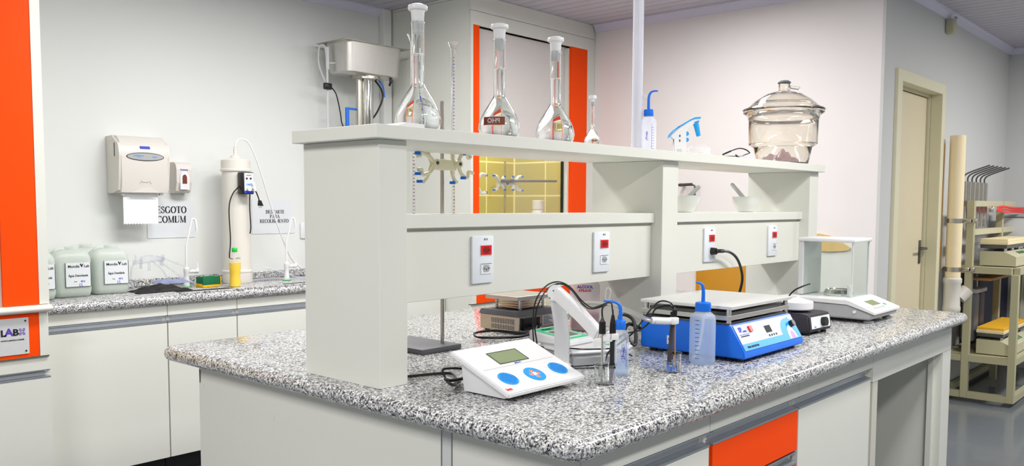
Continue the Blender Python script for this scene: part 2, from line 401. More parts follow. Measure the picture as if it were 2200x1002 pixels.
# ================================================================ ISLAND BENCH
def handle_profile(bm, x0, x1, y, z0, z1, d=.022):
    """recessed aluminium pull channel along x on a front facing -y"""
    h = z1-z0
    P = [(y, z1), (y, z1-.003), (y+d*.8, z1-.006), (y+d, z1-h*.35), (y+d*.9, z0+h*.25), (y+d*.35, z0+.006), (y-.001, z0+.005), (y-.001, z0), (y+d*.5, z0-.001), (y+d+.004, z0+h*.2), (y+d+.006, z1)]
    extr(bm, [(x0, a, b) for a, b in P], (x1-x0, 0, 0))
def cabinet(name, label, x0, x1, yf, yb, z0, z1, zt, grp, fronts, kick=.07, side_l=True, body='laminate'):
    """carcass with a fascia on top; fronts: list of (kind, x0, x1, zlow, zhigh, material)"""
    t = thing(name, label, 'cabinet', (x0, yf, 0), 0, grp)
    W, D = x1-x0, yb-yf
    bm = NB()
    box(bm, 0, .018, .02, D, kick, zt); box(bm, W-.018, W, .02, D, kick, zt); box(bm, .018, W-.018, .02, D, kick, kick+.018); box(bm, .018, W-.018, D-.01, D, kick+.018, zt)
    box(bm, .018, W-.018, .045, .06, kick+.018, zt)
    obj('body', bm, body, t, smooth=False)
    obj('fascia', box(NB(), 0.0005, W-.0005, 0, .0195, z1, zt, .001), body, t, smooth=False)
    if kick: obj('toe_kick', box(NB(), .001, W-.001, .06, .075, 0, kick), 'toe_kick', t, smooth=False)
    for (kd, a, b, zl, zh, m) in fronts:
        f = obj(kd, box(NB(), a-x0+.002, b-x0-.002, 0, .019, zl+.002, zh-.037, .0012), m, t, smooth=False)
        bm = NB(); handle_profile(bm, a-x0+.002, b-x0-.002, .0, zh-.036, zh-.001)
        obj('handle', bm, 'alu', f, smooth=False)
    return t
ZF = .801
cabinet('base_cabinet', 'white laminate cabinet at the near corner of the island, left of the orange drawer', 1.335, 1.852, 1.005, 1.37, 0, ZF, .855, 'island base cabinets',
        [('door', 1.337, 1.852, .08, ZF, 'laminate')])
cabinet('drawer_cabinet', 'island drawer cabinet with orange drawer fronts', 1.8535, 2.368, 1.005, 1.55, 0, ZF, .855, 'island base cabinets',
        [('drawer', 1.865, 2.368, .645, ZF, 'orange'), ('drawer', 1.865, 2.368, .44, .643, 'orange'), ('drawer', 1.865, 2.368, .25, .438, 'orange'), ('drawer', 1.865, 2.368, .08, .248, 'orange')])
cabinet('base_cabinet', 'white laminate cabinet with a door between the orange drawer and the knee space', 2.3695, 2.975, 1.005, 1.55, 0, ZF, .855, 'island base cabinets',
        [('door', 2.3695, 2.958, .08, ZF, 'laminate')])
# knee space frame at the far end of the island
t = thing('knee_space_frame', 'open knee space of the island with apron and end panel, near the floor at right', 'cabinet', (2.9765, 1.005, 0))
bm = NB(); box(bm, 0, .05, 0, .55, 0, .748); obj('side_panel', bm, 'laminate_shaded', t, smooth=False)
bm = NB(); box(bm, .82, .935, 0, 1.45, 0, .748); box(bm, .80, .82, .03, .05, 0, .748); obj('end_panel', bm, 'laminate', t, smooth=False)
obj('apron', box(NB(), 0, .935, 0, .02, .75, .855), 'laminate', t, smooth=False)
obj('back_panel', box(NB(), .05, .82, .62, .64, 0, .748), 'laminate_shaded', t, smooth=False)
obj('crosspiece', box(NB(), .05, .82, .02, .62, .835, .854), 'laminate', t, smooth=False)
# long side panel facing left
t = thing('island_side_panel', 'long plain laminate end panel under the left edge of the island worktop', 'cabinet', (1.31, 1.005, 0))
bm = NB(); box(bm, 0, .018, .375, 1.45, 0, .855); box(bm, .018, .5, 1.43, 1.45, .08, .855); obj('panel', bm, 'laminate', t, smooth=False)
obj('corner_post', box(NB(), .0035, .018, .345, .3735, 0, .855), 'light_grey', t, smooth=False)
obj('short_panel', box(NB(), .006, .024, .001, .343, 0, .855), 'laminate', t, smooth=False)
bm = NB()
for (y, z) in ((.40, .74), (1.05, .76), (1.43, .80)): cyl(bm, (.0008, y, z), (-.0006, y, z), .011, 18)
obj('screw_cap', bm, 'laminate', t)
obj('hinge', box(NB(), -.001, .004, 1.44, 1.447, .80, .84), 'dark_grey', t, smooth=False)

# granite worktop, bull-nosed all around
def slab(name, x0, x1, y0, y1, z0, z1, rc, r, sides):
    """rounded-nose slab; sides: subset of 'LRFB' that are rounded"""
    bm = NB(); h = z1-z0; pr = []
    N = 8
    for k in range(N+1):
        a = math.pi/2-math.pi*k/N
        pr.append((r*(1-math.cos(a)), (z0+z1)/2+math.sin(a)*h/2))
    def outline(ins):
        c = []
        def cor(cx, cy, a0):
            for k in range(7):
                a = R(a0+90*k/6); q = max(rc-ins, .001); c.append((cx+q*math.cos(a), cy+q*math.sin(a)))
        cor(x0+rc, y0+rc, 180); cor(x1-rc, y0+rc, 270); cor(x1-rc, y1-rc, 0); cor(x0+rc, y1-rc, 90)
        return c
    rings = [[bm.verts.new((a, b, z)) for a, b in outline(ins)] for ins, z in pr]
    n = len(rings[0])
    for a, b in zip(rings, rings[1:]):
        for k in range(n): bm.faces.new((a[k], a[(k+1) % n], b[(k+1) % n], b[k]))
    bm.faces.new(rings[0]); bm.faces.new(rings[-1][::-1]); return bm
o = obj('island_worktop', slab('w', 1.262, 4.005, .958, 2.62, .856, .90, .05, .022, 'LRFB'), 'granite', ang=60)
tag(o, 'thick speckled granite worktop of the island carrying the instruments', 'worktop')

# ---- reagent shelf on the island
t = thing('reagent_shelf', 'two-tier white laminate reagent shelf with pillars standing along the island', 'shelf', (1.324, 1.607, .90))
X = lambda v: v-1.324
for a, b in ((1.324, 1.413), (2.59, 2.692), (3.845, 3.94)):
    bm = NB(); box(bm, X(a), X(b), 0, .305, 0, .6045, .0012, 1); p = obj('pillar', bm, 'laminate', t, smooth=False)
obj('top_board', box(NB(), X(1.295), X(3.948), -.027, .315, .605, .6375, .0015, 1), 'laminate', t, smooth=False)
for a, b in ((1.4135, 2.5895), (2.6925, 3.8445)):
    obj('lower_board', box(NB(), X(a), X(b), .032, .262, .388, .422, .0015, 1), 'laminate', t, smooth=False)
    f = obj('socket_panel', box(NB(), X(a), X(b), .045, .063, .198, .379, .001, 1), 'laminate', t, smooth=False)
    obj('rear_panel', box(NB(), X(a), X(b), .235, .25, .198, .387), 'laminate', t, smooth=False)
    bm = NB(); box(bm, X(a), X(b), .050, .234, .379, .3878); obj('shadow_gap_rail', bm, 'laminate_shaded', t, smooth=False)  # shade of the gap put into the rail's colour

# ---- wall sockets on the reagent shelf
FRN = lambda x, y, z: Fr((x, y, z), (1, 0, 0), (0, 0, 1))      # faces -y
def socket(xc, label, plug=False):
    t = thing('wall_socket', label, 'socket', (xc, 1.652, 1.197), 0, 'wall sockets on the shelf panels')
    f = Fr((0, -.0085, 0), (1, 0, 0), (0, 0, 1))
    obj('cover_plate', box(NB(), -.043, .043, -.0085, 0, -.066, .066, .003), 'outlet_white', t)
    obj('bezel', rect(NB(), f, -.013, .010, .033, .042, 0, .0012), 'white_plastic', t, smooth=False)
    r = obj('red_outlet', rect(NB(), f, -.011, .013, .031, .039, .001, .0030), 'red', t, smooth=False, label='red socket insert')
    hx = [(-.005, .026), (.000, .036), (.018, .036), (.026, .026), (.018, .016), (.000, .016)]
    bm = NB(); poly(bm, f, hx, .0030, .0034); obj('recess', bm, 'dark_red', r, smooth=False)
    bm = NB()
    for k in (.002, .010, .018): disc(bm, f, k, .026+(0 if k != .010 else -.003), .0018, h0=.0034, h1=.0038, n=12)
    obj('pin_hole', bm, 'black', r, smooth=False)
    g = obj('white_outlet', rect(NB(), f, -.011, -.040, .031, -.012, 0, .0024), 'outlet_white', t, smooth=False)
    bm = NB(); poly(bm, f, [(a, b-.051) for a, b in hx], .0024, .0028); obj('recess', bm, 'mid_grey', g, smooth=False)
    bm = NB()
    for k in (.002, .010, .018): disc(bm, f, k, -.025+(0 if k != .010 else -.003), .0020, h0=.0028, h1=.0032, n=12)
    rect(bm, f, -.011, -.0125, .031, -.0112, .0024, .0028); obj('pin_hole', bm, 'black', g, smooth=False)
    text('lettering', 'ECO', f, .010, .056, .0075, 'ink', t, h=.0004)
    return t
socket(1.724, 'switched socket plate on the shelf panel, leftmost of the four, above the ion meter')
socket(2.286, 'socket plate on the left shelf panel, second from left, nearest the middle pillar')
socket(3.000, 'socket plate on the right shelf panel with a black plug pushed in')
socket(3.556, 'rightmost and farthest socket plate on the right shelf panel')
# black plug and cord
t = thing('power_cord', 'black power plug and cord hanging from the right-hand shelf panel behind the blue shaker', 'cable', (3.008, 1.643, 1.172))
bm = NB(); cyl(bm, (0, 0, 0), (0, -.022, 0), .015, 16, .013); tube(bm, [(0, -.018, 0), (.018, -.026, .001), (.045, -.026, .0)], .008, 10, 3)
obj('plug', bm, 'black', t)
bm = NB(); tube(bm, [(.04, -.026, 0), (.09, -.03, -.005), (.15, -.03, -.03), (.21, -.02, -.075), (.245, -.01, -.13), (.25, .01, -.2), (.24, .03, -.262)], .0055, 8, 6); obj('cord', bm, 'black', t)

# ================================================================ FUME HOODS
def hood(label, x0, x1, oL, oR, left_open, lx0):
    """x0..x1 outer; oL, oR: (x, x) of the orange stiles"""
    Y = 3.81; t = thing('fume_hood', label, 'fume hood', (x0, Y, 0), 0, 'built-in fume hoods'); D = 4.597-Y
    L = lambda v: v-x0; W = x1-x0
    bm = NB(); box(bm, 0, .02, .02, D, 0, 2.64); obj('side_panel', bm, 'laminate', t, smooth=False)
    bm = NB(); box(bm, W-.02, W, .02, D, 0, 2.64); obj('side_panel', bm, 'laminate', t, smooth=False)
    obj('upper_fascia', box(NB(), 0, W, 0, .019, 2.472, 2.556, .001), 'laminate', t, smooth=False)
    bm = NB(); box(bm, 0, W, -.001, .019, 2.558, CH-.002); box(bm, 0, .019, .019, D, 2.642, CH-.002); obj('soffit', bm, 'laminate', t, smooth=False)
    bm = NB(); box(bm, 0, L(oL[0]), 0, .019, .93, 2.472); obj('frame_stile', bm, 'laminate', t, smooth=False)
    obj('frame_stile', box(NB(), L(oR[1]), W, 0, .019, .93, 2.472), 'laminate', t, smooth=False)
    obj('sash_guide', box(NB(), L(oR[0])-.018, L(oR[0]), .02, .05, .93, 2.46), 'laminate', t, smooth=False)
    for a, b in (oL, oR): obj('orange_stile', box(NB(), L(a), L(b), .002, .019, .93, 2.4715), 'orange', t, smooth=False, label='orange upright panel')
    # sash: opaque upper leaf and a glass lower leaf
    obj('upper_sash', box(NB(), L(oL[1]), L(oR[0]), .052, .066, 1.66, 2.47), 'sash_grey', t, smooth=False)
    s = obj('sash_glass', box(NB(), L(oL[1]), L(oR[0])-.035, .054, .058, 1.10, 1.66), 'pane_glass', t, smooth=False)
    obj('sash_edge', box(NB(), L(oR[0])-.034, L(oR[0])-.020, .048, .064, 1.02, 1.66), 'black', t, smooth=False)
    bm = NB(); box(bm, .022, W-.022, D-.03, D-.02, .93, 2.3); box(bm, .021, .03, .07, D-.031, .93, 2.3); box(bm, W-.03, W-.021, .07, D-.031, .93, 2.3)
    obj('tiled_lining', bm, 'hood_tiles', t, smooth=False)
    obj('inner_ceiling', box(NB(), .03, W-.03, .07, D-.03, 2.28, 2.295), 'laminate', t, smooth=False)
    obj('work_floor', box(NB(), .021, W-.021, .03, D-.031, .90, .925), 'white_plastic', t, smooth=False)
    # rounded sill, orange apron, base
    bm = NB(); pr = [(0.02, .898), (-.015, .898)]+[(-.015-.022*math.sin(R(a)), .9125-.0145*math.cos(R(a))) for a in range(0, 181, 20)]+[(-.015, .928), (.02, .928)]
    extr(bm, [(-.0, a, b) for a, b in pr], (W, 0, 0)); obj('sill', bm, 'cream_plastic', t)
    obj('apron', box(NB(), L(oL[0]) if left_open else .045, L(oR[1])-.006, -.004, .02, .716, .897), 'orange', t, smooth=False, label='orange apron panel below the sill')
    if not left_open: obj('apron_frame', box(NB(), 0, .0448, -.006, .02, .716, .897), 'laminate', t, smooth=False)
    obj('apron_frame', box(NB(), L(oR[1])-.0058, W-.012, -.006, .02, .716, .897), 'laminate', t, smooth=False)
    obj('apron_lip', box(NB(), 0, W-.010, -.008, .02, .710, .7158), 'seam', t, smooth=False)
    obj('base_fascia', box(NB(), 0, W-.008, 0, .02, .655, .7095), 'laminate', t, smooth=False)
    for a, b in ((0, W/2-.001), (W/2+.001, W-.004)):
        f = obj('door', box(NB(), a, b, 0, .019, .08, .620), 'laminate', t, smooth=False)
        bm = NB(); handle_profile(bm, a, b, 0, .6205, .654); obj('handle', bm, 'alu', f, smooth=False)
    obj('toe_kick', box(NB(), .021, W-.021, .05, .06, 0, .08), 'toe_kick', t, smooth=False)
    l = bpy.data.lights.new('hood_lamp', 'AREA'); l.shape = 'RECTANGLE'; l.size = .6; l.size_y = .12; l.energy = 5.5; l.color = (1, .985, .88)
    o = bpy.data.objects.new('hood_lamp', l); COL.objects.link(o); o.location = ((x0+x1)/2, 4.15, 2.26)
    return t
hood('built-in white fume hood with orange frame in the far corner behind the reagent shelf', 3.882, 5.176, (3.902, 3.96), (4.902, 5.09), False, 3.882)
lh = hood('fume hood with orange panels and a company plate at the left edge', .065, 1.376, (.11, .24), (1.204, 1.338), True, .065)
# company plate on the apron of the left hood
pl = obj('company_plate', box(NB(), -.15, .15, -.0035, 0, -.075, .075, .001), 'light_grey', None, (1.141, 3.805, .806), smooth=False)
tag(pl, 'brushed metal company plate screwed to the orange apron of the left hood', 'sign')
f = Fr((0, -.0036, 0), (1, 0, 0), (0, 0, 1))
text('lettering', 'L', f, .054, .016, .036, 'ink', pl, bold=.0014, wx=1.1); text('lettering', 'A', f, .075, .018, .042, 'purple', pl, bold=.0014, wx=1.1)
text('lettering', 'B', f, .100, .016, .036, 'ink', pl, bold=.0014, wx=1.1)
bm = NB()
for k in range(-2, 3):
    for j in range(-2, 3):
        if abs(k) == abs(j) or (abs(k)+abs(j) == 1) or abs(k)+abs(j) == 3:
            if not (k == 0 and j == 0): rect(bm, f, .124+k*.0048-.0017, .018+j*.0058-.0020, .124+k*.0048+.0017, .018+j*.0058+.0020, 0, .0006)
obj('emblem', bm, 'purple', pl, smooth=False)
text('lettering', 'WWW.LABTECH.COM.BR', f, .088, -.014, .0075, 'ink', pl, bold=.0002)
bm = NB()
for a in (-.137, .137):
    for b in (-.062, .062): disc(bm, f, a, b, .0035, h1=.0015, n=14)
obj('screw', bm, 'black', pl, smooth=False)

# things inside the far hood
def stand(name, label, loc, base, rodh, rodxy, rr, mb, mr, group=None):
    t = thing(name, label, 'stand', loc, 0, group)
    obj('base', box(NB(), 0, base[0], 0, base[1], 0, base[2], .003), mb, t)
    obj('rod', cyl(NB(), (rodxy[0], rodxy[1], base[2]-.002), (rodxy[0], rodxy[1], rodh), rr, 14), mr, t)
    return t
stand('support_stand', 'thin metal support stand inside the tiled far fume hood', (4.50, 4.02, .926), (.14, .22, .012), .735, (.077, .13), .008, 'white_plastic', 'steel')
def claw(bm, c, ang, r, w=.008, open_=50, mir=1):
    """one curved jaw arm, in the xz plane"""
    pts = [(c[0]+mir*r*(1-math.cos(R(a)))*.9, c[1], c[2]+ang*r*math.sin(R(a))*1.05) for a in range(0, 125, 15)]
    tube(bm, pts, w, 8, 2)
cl = thing('burette_clamp', 'white double clamp with blue tips on the stand inside the far hood', 'clamp', (4.575, 4.138, 1.502))
bm = NB(); box(bm, -.10, .10, -.012, .006, -.014, .014, .004)
for sx in (-1, 1):
    for sz in (-1, 1): tube(bm, [(sx*.075, -.006, 0), (sx*.10, -.012, sz*.022), (sx*.115, -.012, sz*.045), (sx*.15, -.014, sz*.05)], .012, 8, 3); tube(bm, [(sx*.07, .0, 0), (sx*.06, -.02, sz*.025), (sx*.045, -.02, sz*.045)], .011, 8, 3)
obj('jaws', bm, 'white_plastic', cl)
bm = NB()
for sx in (-1, 1):
    for sz in (-1, 1):
        box(bm, sx*.15-.009, sx*.15+.009, -.030, -.012, sz*.05-.007, sz*.05+.007, .003); box(bm, sx*.045-.009, sx*.045+.009, -.035, -.02, sz*.047-.007, sz*.047+.007, .003)
cyl(bm, (0, -.013, 0), (0, -.02, 0), .012)
obj('grip', bm, 'blue_cap', cl, label='blue rubber tips')
cl = thing('burette_clamp', 'half-hidden white clamp at the left end of the tiled far hood', 'clamp', (4.215, 4.138, 1.493))
bm = NB(); box(bm, -.07, .03, -.012, .006, -.014, .014, .004)
for sz in (-1, 1): tube(bm, [(.02, -.006, 0), (.06, -.012, sz*.03), (.09, -.012, sz*.065), (.135, -.014, sz*.06)], .012, 8, 3)
obj('jaws', bm, 'white_plastic', cl)
bm = NB()
for sz in (-1, 1): box(bm, .135-.012, .135+.012, -.024, 0, sz*.06-.009, sz*.06+.009, .003)
cyl(bm, (0, -.013, 0), (0, -.02, 0), .012); obj('grip', bm, 'blue_cap', cl, label='blue rubber tips')
stand('support_stand', 'support stand carrying the half-hidden clamp in the far hood', (4.16, 4.04, .926), (.12, .18, .012), .62, (.05, .11), .006, 'white_plastic', 'chrome')
bm = NB(); cyl(bm, (-.10, 0, 0), (.51, 0, .012), .0095, 14); cyl(bm, (-.10, 0, 0), (-.02, 0, .001), .013, 14); box(bm, -.02, .02, -.012, .02, -.014, .014, .003)
tag(obj('cross_rod', bm, 'dark_grey', None, (4.585, 4.098, 1.516)), 'grey horizontal metal rod clamped across the stand in the far hood', 'rod')
t = thing('reagent_bottle', 'small white plastic bottle standing in the far hood', 'bottle', (4.95, 4.15, .926))
bm = NB(); lathe(bm, [(0, 0), (.045, 0), (.048, .01), (.048, .37), (.040, .385), (.038, .39)], seg=28); obj('body', bm, 'white_plastic', t)
bm = NB(); lathe(bm, [(.0385, .388), (.0455, .39), (.0455, .452), (.042, .456), (0, .456)], seg=28); obj('cap', bm, 'white_plastic', t)
text('lettering', 'MERCK', FRN(-.0, -.049, .36), 0, 0, .016, 'blue_print', t)

# ================================================================ SINK BENCH ALONG THE BACK WALL
BY = 4.0
bm = slab('b', 1.378, 3.87, BY, 4.597, .858, .90, .012, .016, 'F')
o = obj('sink_worktop', bm, 'granite', ang=60); tag(o, 'granite worktop of the sink bench along the back wall', 'worktop')
obj('backsplash', box(NB(), 1.379, 3.87, 4.577, 4.596, .9005, .940, .002), 'granite', o, smooth=False)
bm = NB(); box(bm, 2.06, 3.86, BY+.018, BY+.045, .9005, .909, .003); obj('drip_rim', bm, 'granite', o)
bm = NB()
for a, b, c, d in ((2.10, 2.40, 4.056, 4.17), (2.72, 2.98, 4.056, 4.15)): box(bm, a, b, c, d, .9003, .9018, .0003)
obj('sink_opening', bm, 'toe_kick', o)
ws = [(1.378, 1.992), (1.994, 2.368), (2.370, 2.84), (2.842, 3.36), (3.362, 3.868)]
lb = ['wide white cabinet door under the water jugs, between the left hood and the first seam', 'white cabinet under the sink sponge, second from the left hood', 'white cabinet partly hidden by the tall end pillar, third from the left hood',
      'fourth white cabinet of the sink bench, hidden behind the island shelf', 'last white cabinet of the sink bench beside the far hood']
for (a, b), l in zip(ws, lb):
    cabinet('sink_cabinet', l, a, b, 4.03, 4.59, 0, .802, .857, 'sink bench cabinets', [('door', a, b, .095, .802, 'laminate')], kick=.093)

# -------- water jugs
def jug(loc, label, title, withlabel=True, rz=0, sc=1, m='jug_plastic', fill=.175):
    t = thing('water_jug', label, 'jug', loc, rz, 'translucent water jugs')
    def body(m0, z0, z1, nm, k=1.0, top=True):
        bm = NB(); secs = []
        H = [(0, .80), (.008, .94), (.03, 1), (.165, 1), (.190, .97), (.207, .88), (.220, .70), (.226, .45)]
        H = [(z, s) for z, s in H if z0 <= z <= z1]
        if not top: H.append((z1, 1.0 if z1 < .195 else .97))
        rings = []
        for z, s in H:
            a, b, rr = .086*s*k, .070*s*k, .03*s
            ring_ = []
            for cx, cy, q in ((a-rr, b-rr, 0), (-(a-rr), b-rr, 90), (-(a-rr), -(b-rr), 180), (a-rr, -(b-rr), 270)):
                for i in range(6): an = R(q+90*i/5); ring_.append(bm.verts.new((cx+rr*math.cos(an), cy+rr*math.sin(an), z)))
            rings.append(ring_)
        for a, b in zip(rings, rings[1:]):
            n = len(a)
            for i in range(n): bm.faces.new((a[i], a[(i+1) % n], b[(i+1) % n], b[i]))
        bm.faces.new(rings[0][::-1]); bm.faces.new(rings[-1])
        return obj(nm, bm, m0, t, ang=50)
    body(m, 0, .23, 'body'); body('jug_water', .004, fill, 'water', .965, False)
    bm = NB(); lathe(bm, [(.026, .220), (.026, .228), (.031, .226), (.031, .237), (.028, .240), (0, .240)], .015, 0, 24); obj('cap', bm, 'jug_plastic', t)
    bm = NB(); tube(bm, [(-.062, 0, .200), (-.058, 0, .220), (-.045, 0, .228), (-.028, 0, .229), (-.020, 0, .218)], .010, 10, 4); obj('handle', bm, 'jug_plastic', t)
    if withlabel:
        f = Fr((-.040, -.0735, .050), (1, 0, 0), (0, 0, 1))
        lbm = obj('paper_label', rect(NB(), f, 0, 0, .115, .116, -.0005, .0006), 'paper', t, smooth=False)
        bm = NB(); rect(bm, f, 0, 0, .115, .0022, .0006, .0010); rect(bm, f, 0, 0, .0026, .116, .0006, .0010); rect(bm, f, .1130, 0, .115, .116, .0006, .0010); obj('border', bm, 'ink', lbm, smooth=False)
        text('lettering', 'Mondia', f, .038, .098, .0175, 'ink', lbm, h=.001, bold=.00025); text('lettering', 'Lab', f, .096, .098, .0175, 'ink', lbm, h=.001, bold=.00025)
        bm = NB(); poly(bm, f, [(.066, .108), (.074, .092), (.079, .103), (.082, .112), (.076, .108), (.074, .103), (.070, .112)], .0006, .0014); obj('leaf_mark', bm, 'ink', lbm, smooth=False)
        text('lettering', title, f, .0575, .054, .0150, 'ink', lbm, h=.001, bold=.00025, wx=.98 if len(title) < 14 else .86)
        text('lettering', 'Data:', f, .045, .026, .006, 'ink', lbm, h=.001); text('handwriting', '04 2', f, .078, .026, .0105, 'blue_print', lbm, h=.001, bold=.0004)
        bm = NB(); tube(bm, [f(.066, .016, .001), f(.062, .010, .001), f(.066, .002, .001)], .0011, 5, 3); tube(bm, [f(.073, .017, .001), f(.071, .010, .001), f(.076, .002, .001)], .0011, 5, 3); obj('handwriting', bm, 'blue_print', lbm)
    return t
jug((1.845, 4.34, .9005), 'translucent water jug labelled Água Destilada, rightmost of the row', 'Água Destilada', rz=R(-7))
jug((1.648, 4.31, .9005), 'translucent water jug labelled Água Deionizada, in the middle of the row', 'Água Deionizada', rz=R(-3))
jug((1.470, 4.27, .9005), 'water jug cut off by the left hood, leftmost of the row', 'Água Deionizada', rz=0, fill=.16)
jug((1.79, 4.502, .9005), 'unlabelled jug behind the two labelled water jugs, nearer the right one', '', False, 0)
jug((1.56, 4.502, .9005), 'unlabelled jug behind the row, nearer the left hood', '', False, 0)

# -------- towel and soap dispensers, notices on the wall
t = thing('towel_dispenser', 'ivory paper towel dispenser with oval window mounted on the back wall', 'dispenser', (1.960, 4.597, 1.40))
bm = NB(); yb = 0
prof = [(0, 0), (-.06, 0), (-.140, .004), (-.150, .06), (-.150, .19)]+[(-.070-.080*math.cos(R(a)), .190+.110*math.sin(R(a))) for a in range(10, 91, 10)]+[(0, .298)]
extr(bm, [(.004, a, b) for a, b in prof], (.270, 0, 0)); bmesh.ops.bevel(bm, geom=[e for e in bm.edges if abs(e.verts[0].co.x-e.verts[1].co.x) < 1e-6 and e.verts[0].co.y < -.05 and e.verts[1].co.y < -.05], offset=.012, segments=3, affect='EDGES')
obj('cover', bm, 'ivory_plastic', t)
obj('side_slot', box(NB(), .0028, .0045, -.100, -.092, .19, .26, .001), 'ink', t, smooth=False)
f = Fr((.004, -.1505, 0), (1, 0, 0), (0, 0, 1))
bm = NB(); disc(bm, f, .136, .191, .100, .0215, h1=.002, n=48); w = obj('window_rim', bm, 'ink', t, smooth=False)
bm = NB(); disc(bm, f, .136, .191, .096, .0180, h0=.0018, h1=.003, n=48); obj('window', bm, 'mid_grey', w, smooth=False, label='oval level window')
text('lettering', 'PROFESSIONAL', f, .10, .195, .008, 'light_blue', w, h=.0032, bold=.0003); text('lettering', 'TOWELS', f, .10, .187, .006, 'light_blue', w, h=.0032); text('lettering', 'Scott', f, .185, .191, .011, 'light_blue', w, h=.0032, bold=.0004)
f2 = Fr((.004, -.1440, .236), (1, 0, 0), (0, .42, 1)); bm = NB(); rect(bm, f2, .112, -.004, .165, .010, 0, .0018); obj('maker_badge', bm, 'blue_print', t, smooth=False)
bm = NB(); poly(bm, f, [(.06+.15*k/12, .004+.028*math.sin(math.pi*k/12)) for k in range(13)], 0, .0035); obj('tear_hood', bm, 'ivory_plastic', t, smooth=False)
bm = NB(); tube(bm, [f(.105, .05, .001), f(.112, .066, .001), f(.118, .058, .001), f(.150, .058, .001), f(.156, .066, .001), f(.165, .05, .001)], .0009, 5); obj('tear_mark', bm, 'mid_grey', t)
bm = NB(); box(bm, .022, .036, -.13, -.11, -.010, .0); box(bm, .225, .242, -.13, -.11, -.010, .0); obj('tear_bar', bm, 'mid_grey', t, smooth=False)
bm = NB(); n = 24; zz = [-.163+(.007 if k % 2 else 0) for k in range(n+1)]
pts = [(.036, -.11, .0)]+[(.036+.186*k/n, -.11, zz[k]) for k in range(n+1)]+[(.222, -.11, 0)]
extr(bm, pts, (0, .0012, 0)); pt = obj('paper_towel', bm, 'towel', None, (1.960, 4.597, 1.3995), smooth=False); tag(pt, 'white paper towel with a torn zigzag edge hanging from the dispenser', 'paper towel')
t = thing('soap_dispenser', 'small ivory soap dispenser on the wall right of the towel dispenser', 'dispenser', (2.305, 4.597, 1.405))
bm = NB(); extr(bm, [(0, a, b) for a, b in [(0, 0), (-.045, 0), (-.066, .012), (-.080, .06), (-.080, .13), (-.070, .158), (-.05, .170), (0, .170)]], (.088, 0, 0)); obj('housing', bm, 'ivory_plastic', t, smooth=False)
f = Fr((-.004, -.0805, 0), (1, 0, 0), (0, 0, 1))
bm = NB(); poly(bm, f, [(.022, .02), (.074, .02)]+[(.048+.026*math.cos(R(a)), .085+.035*math.sin(R(a))) for a in range(0, 181, 18)], 0, .006); p = obj('push_bar', bm, 'white_plastic', t, smooth=False)
bm = NB(); poly(bm, f, [(.034, .052), (.060, .052)]+[(.047+.013*math.cos(R(a)), .082+.02*math.sin(R(a))) for a in range(0, 181, 18)], .006, .0075); obj('level_window', bm, 'brown_print', p, smooth=False)
text('lettering', 'Kimberly', f, .048, .128, .012, 'blue_print', t, bold=.0003)
def notice(name, loc, w, h, lines, size, label):
    s = obj(name, box(NB(), 0, w, -.002, 0, 0, h), 'paper', None, loc, smooth=False); tag(s, label, 'sign')
    f = Fr((0, -.0025, 0), (1, 0, 0), (0, 0, 1))
    for k, (tx, cy, sz, cx) in enumerate(lines): serif_text('lettering', tx, f, cx*w, cy*h, sz, 'ink', s, h=0)
    return s
notice('paper_notice', (2.172, 4.598, 1.157), .272, .212, [('ESGOTO', .735, .037, .51), ('COMUM', .485, .037, .51)], .03, 'paper notice reading ESGOTO COMUM below the soap dispenser')
notice('paper_notice', (2.812, 4.598, 1.166), .295, .208, [('DESCARTE', .64, .0215, .54), ('PARA', .505, .0215, .53), ('RECOLHIMENTO', .37, .0215, .52)], .02, 'paper notice reading DESCARTE PARA RECOLHIMENTO right of the filter column')

# -------- tall filter column with its power box
t = thing('filter_column', 'tall cream cylindrical water filter column on the sink bench', 'water filter', (2.600, 4.41, .9005))
bm = NB(); lathe(bm, [(0, 0), (.079, 0), (.082, .008), (.082, .058), (.085, .062), (.085, .070), (.076, .075)], seg=48); obj('foot_collar', bm, 'cream_plastic', t)
bm = NB(); lathe(bm, [(.0765, .070), (.0765, .632)], seg=48); obj('column', bm, 'cream_plastic', t)
bm = NB(); lathe(bm, [(.076, .628), (.085, .630), (.085, .640), (.081, .644), (.080, .690), (.076, .694), (.030, .706), (.026, .716), (.012, .722), (.012, .752), (.009, .756), (.009, .770), (0, .770)], seg=48); obj('head', bm, 'cream_plastic', t)
bm = NB(); tube(bm, [(0, 0, .765), (.012, 0, .80), (.045, -.005, .812), (.085, -.01, .785), (.14, -.01, .67), (.21, -.01, .46), (.29, -.01, .25), (.36, 0, .12), (.43, 0, .06)], .0052, 8, 8); obj('hose', bm, 'white_plastic', t)
b = thing('x', '', ''); bpy.data.objects.remove(b)
bm = NB(); box(bm, -.038, .030, -.138, -.080, .50, .622, .005); pb = obj('power_supply', bm, 'black', t)
f = Fr((-.030, -.1385, .505), (1, 0, 0), (0, 0, 1)); fp = obj('face_plate', rect(NB(), f, 0, 0, .056, .112, 0, .001), 'paper', pb, smooth=False)
bm = NB(); rect(bm, f, 0, 0, .056, .014, .001, .0014); obj('stripe', bm, 'blue_print', fp, smooth=False)
bm = NB()
for u in (.014, .038): disc(bm, f, u, .082, .0055, h0=.001, h1=.004, n=16)
rect(bm, f, .012, .098, .044, .101, .001, .0014); obj('knob', bm, 'black', fp, smooth=False)
text('lettering', 'KMS', f, .024, .048, .014, 'light_blue', fp, h=.001, bold=.0006)
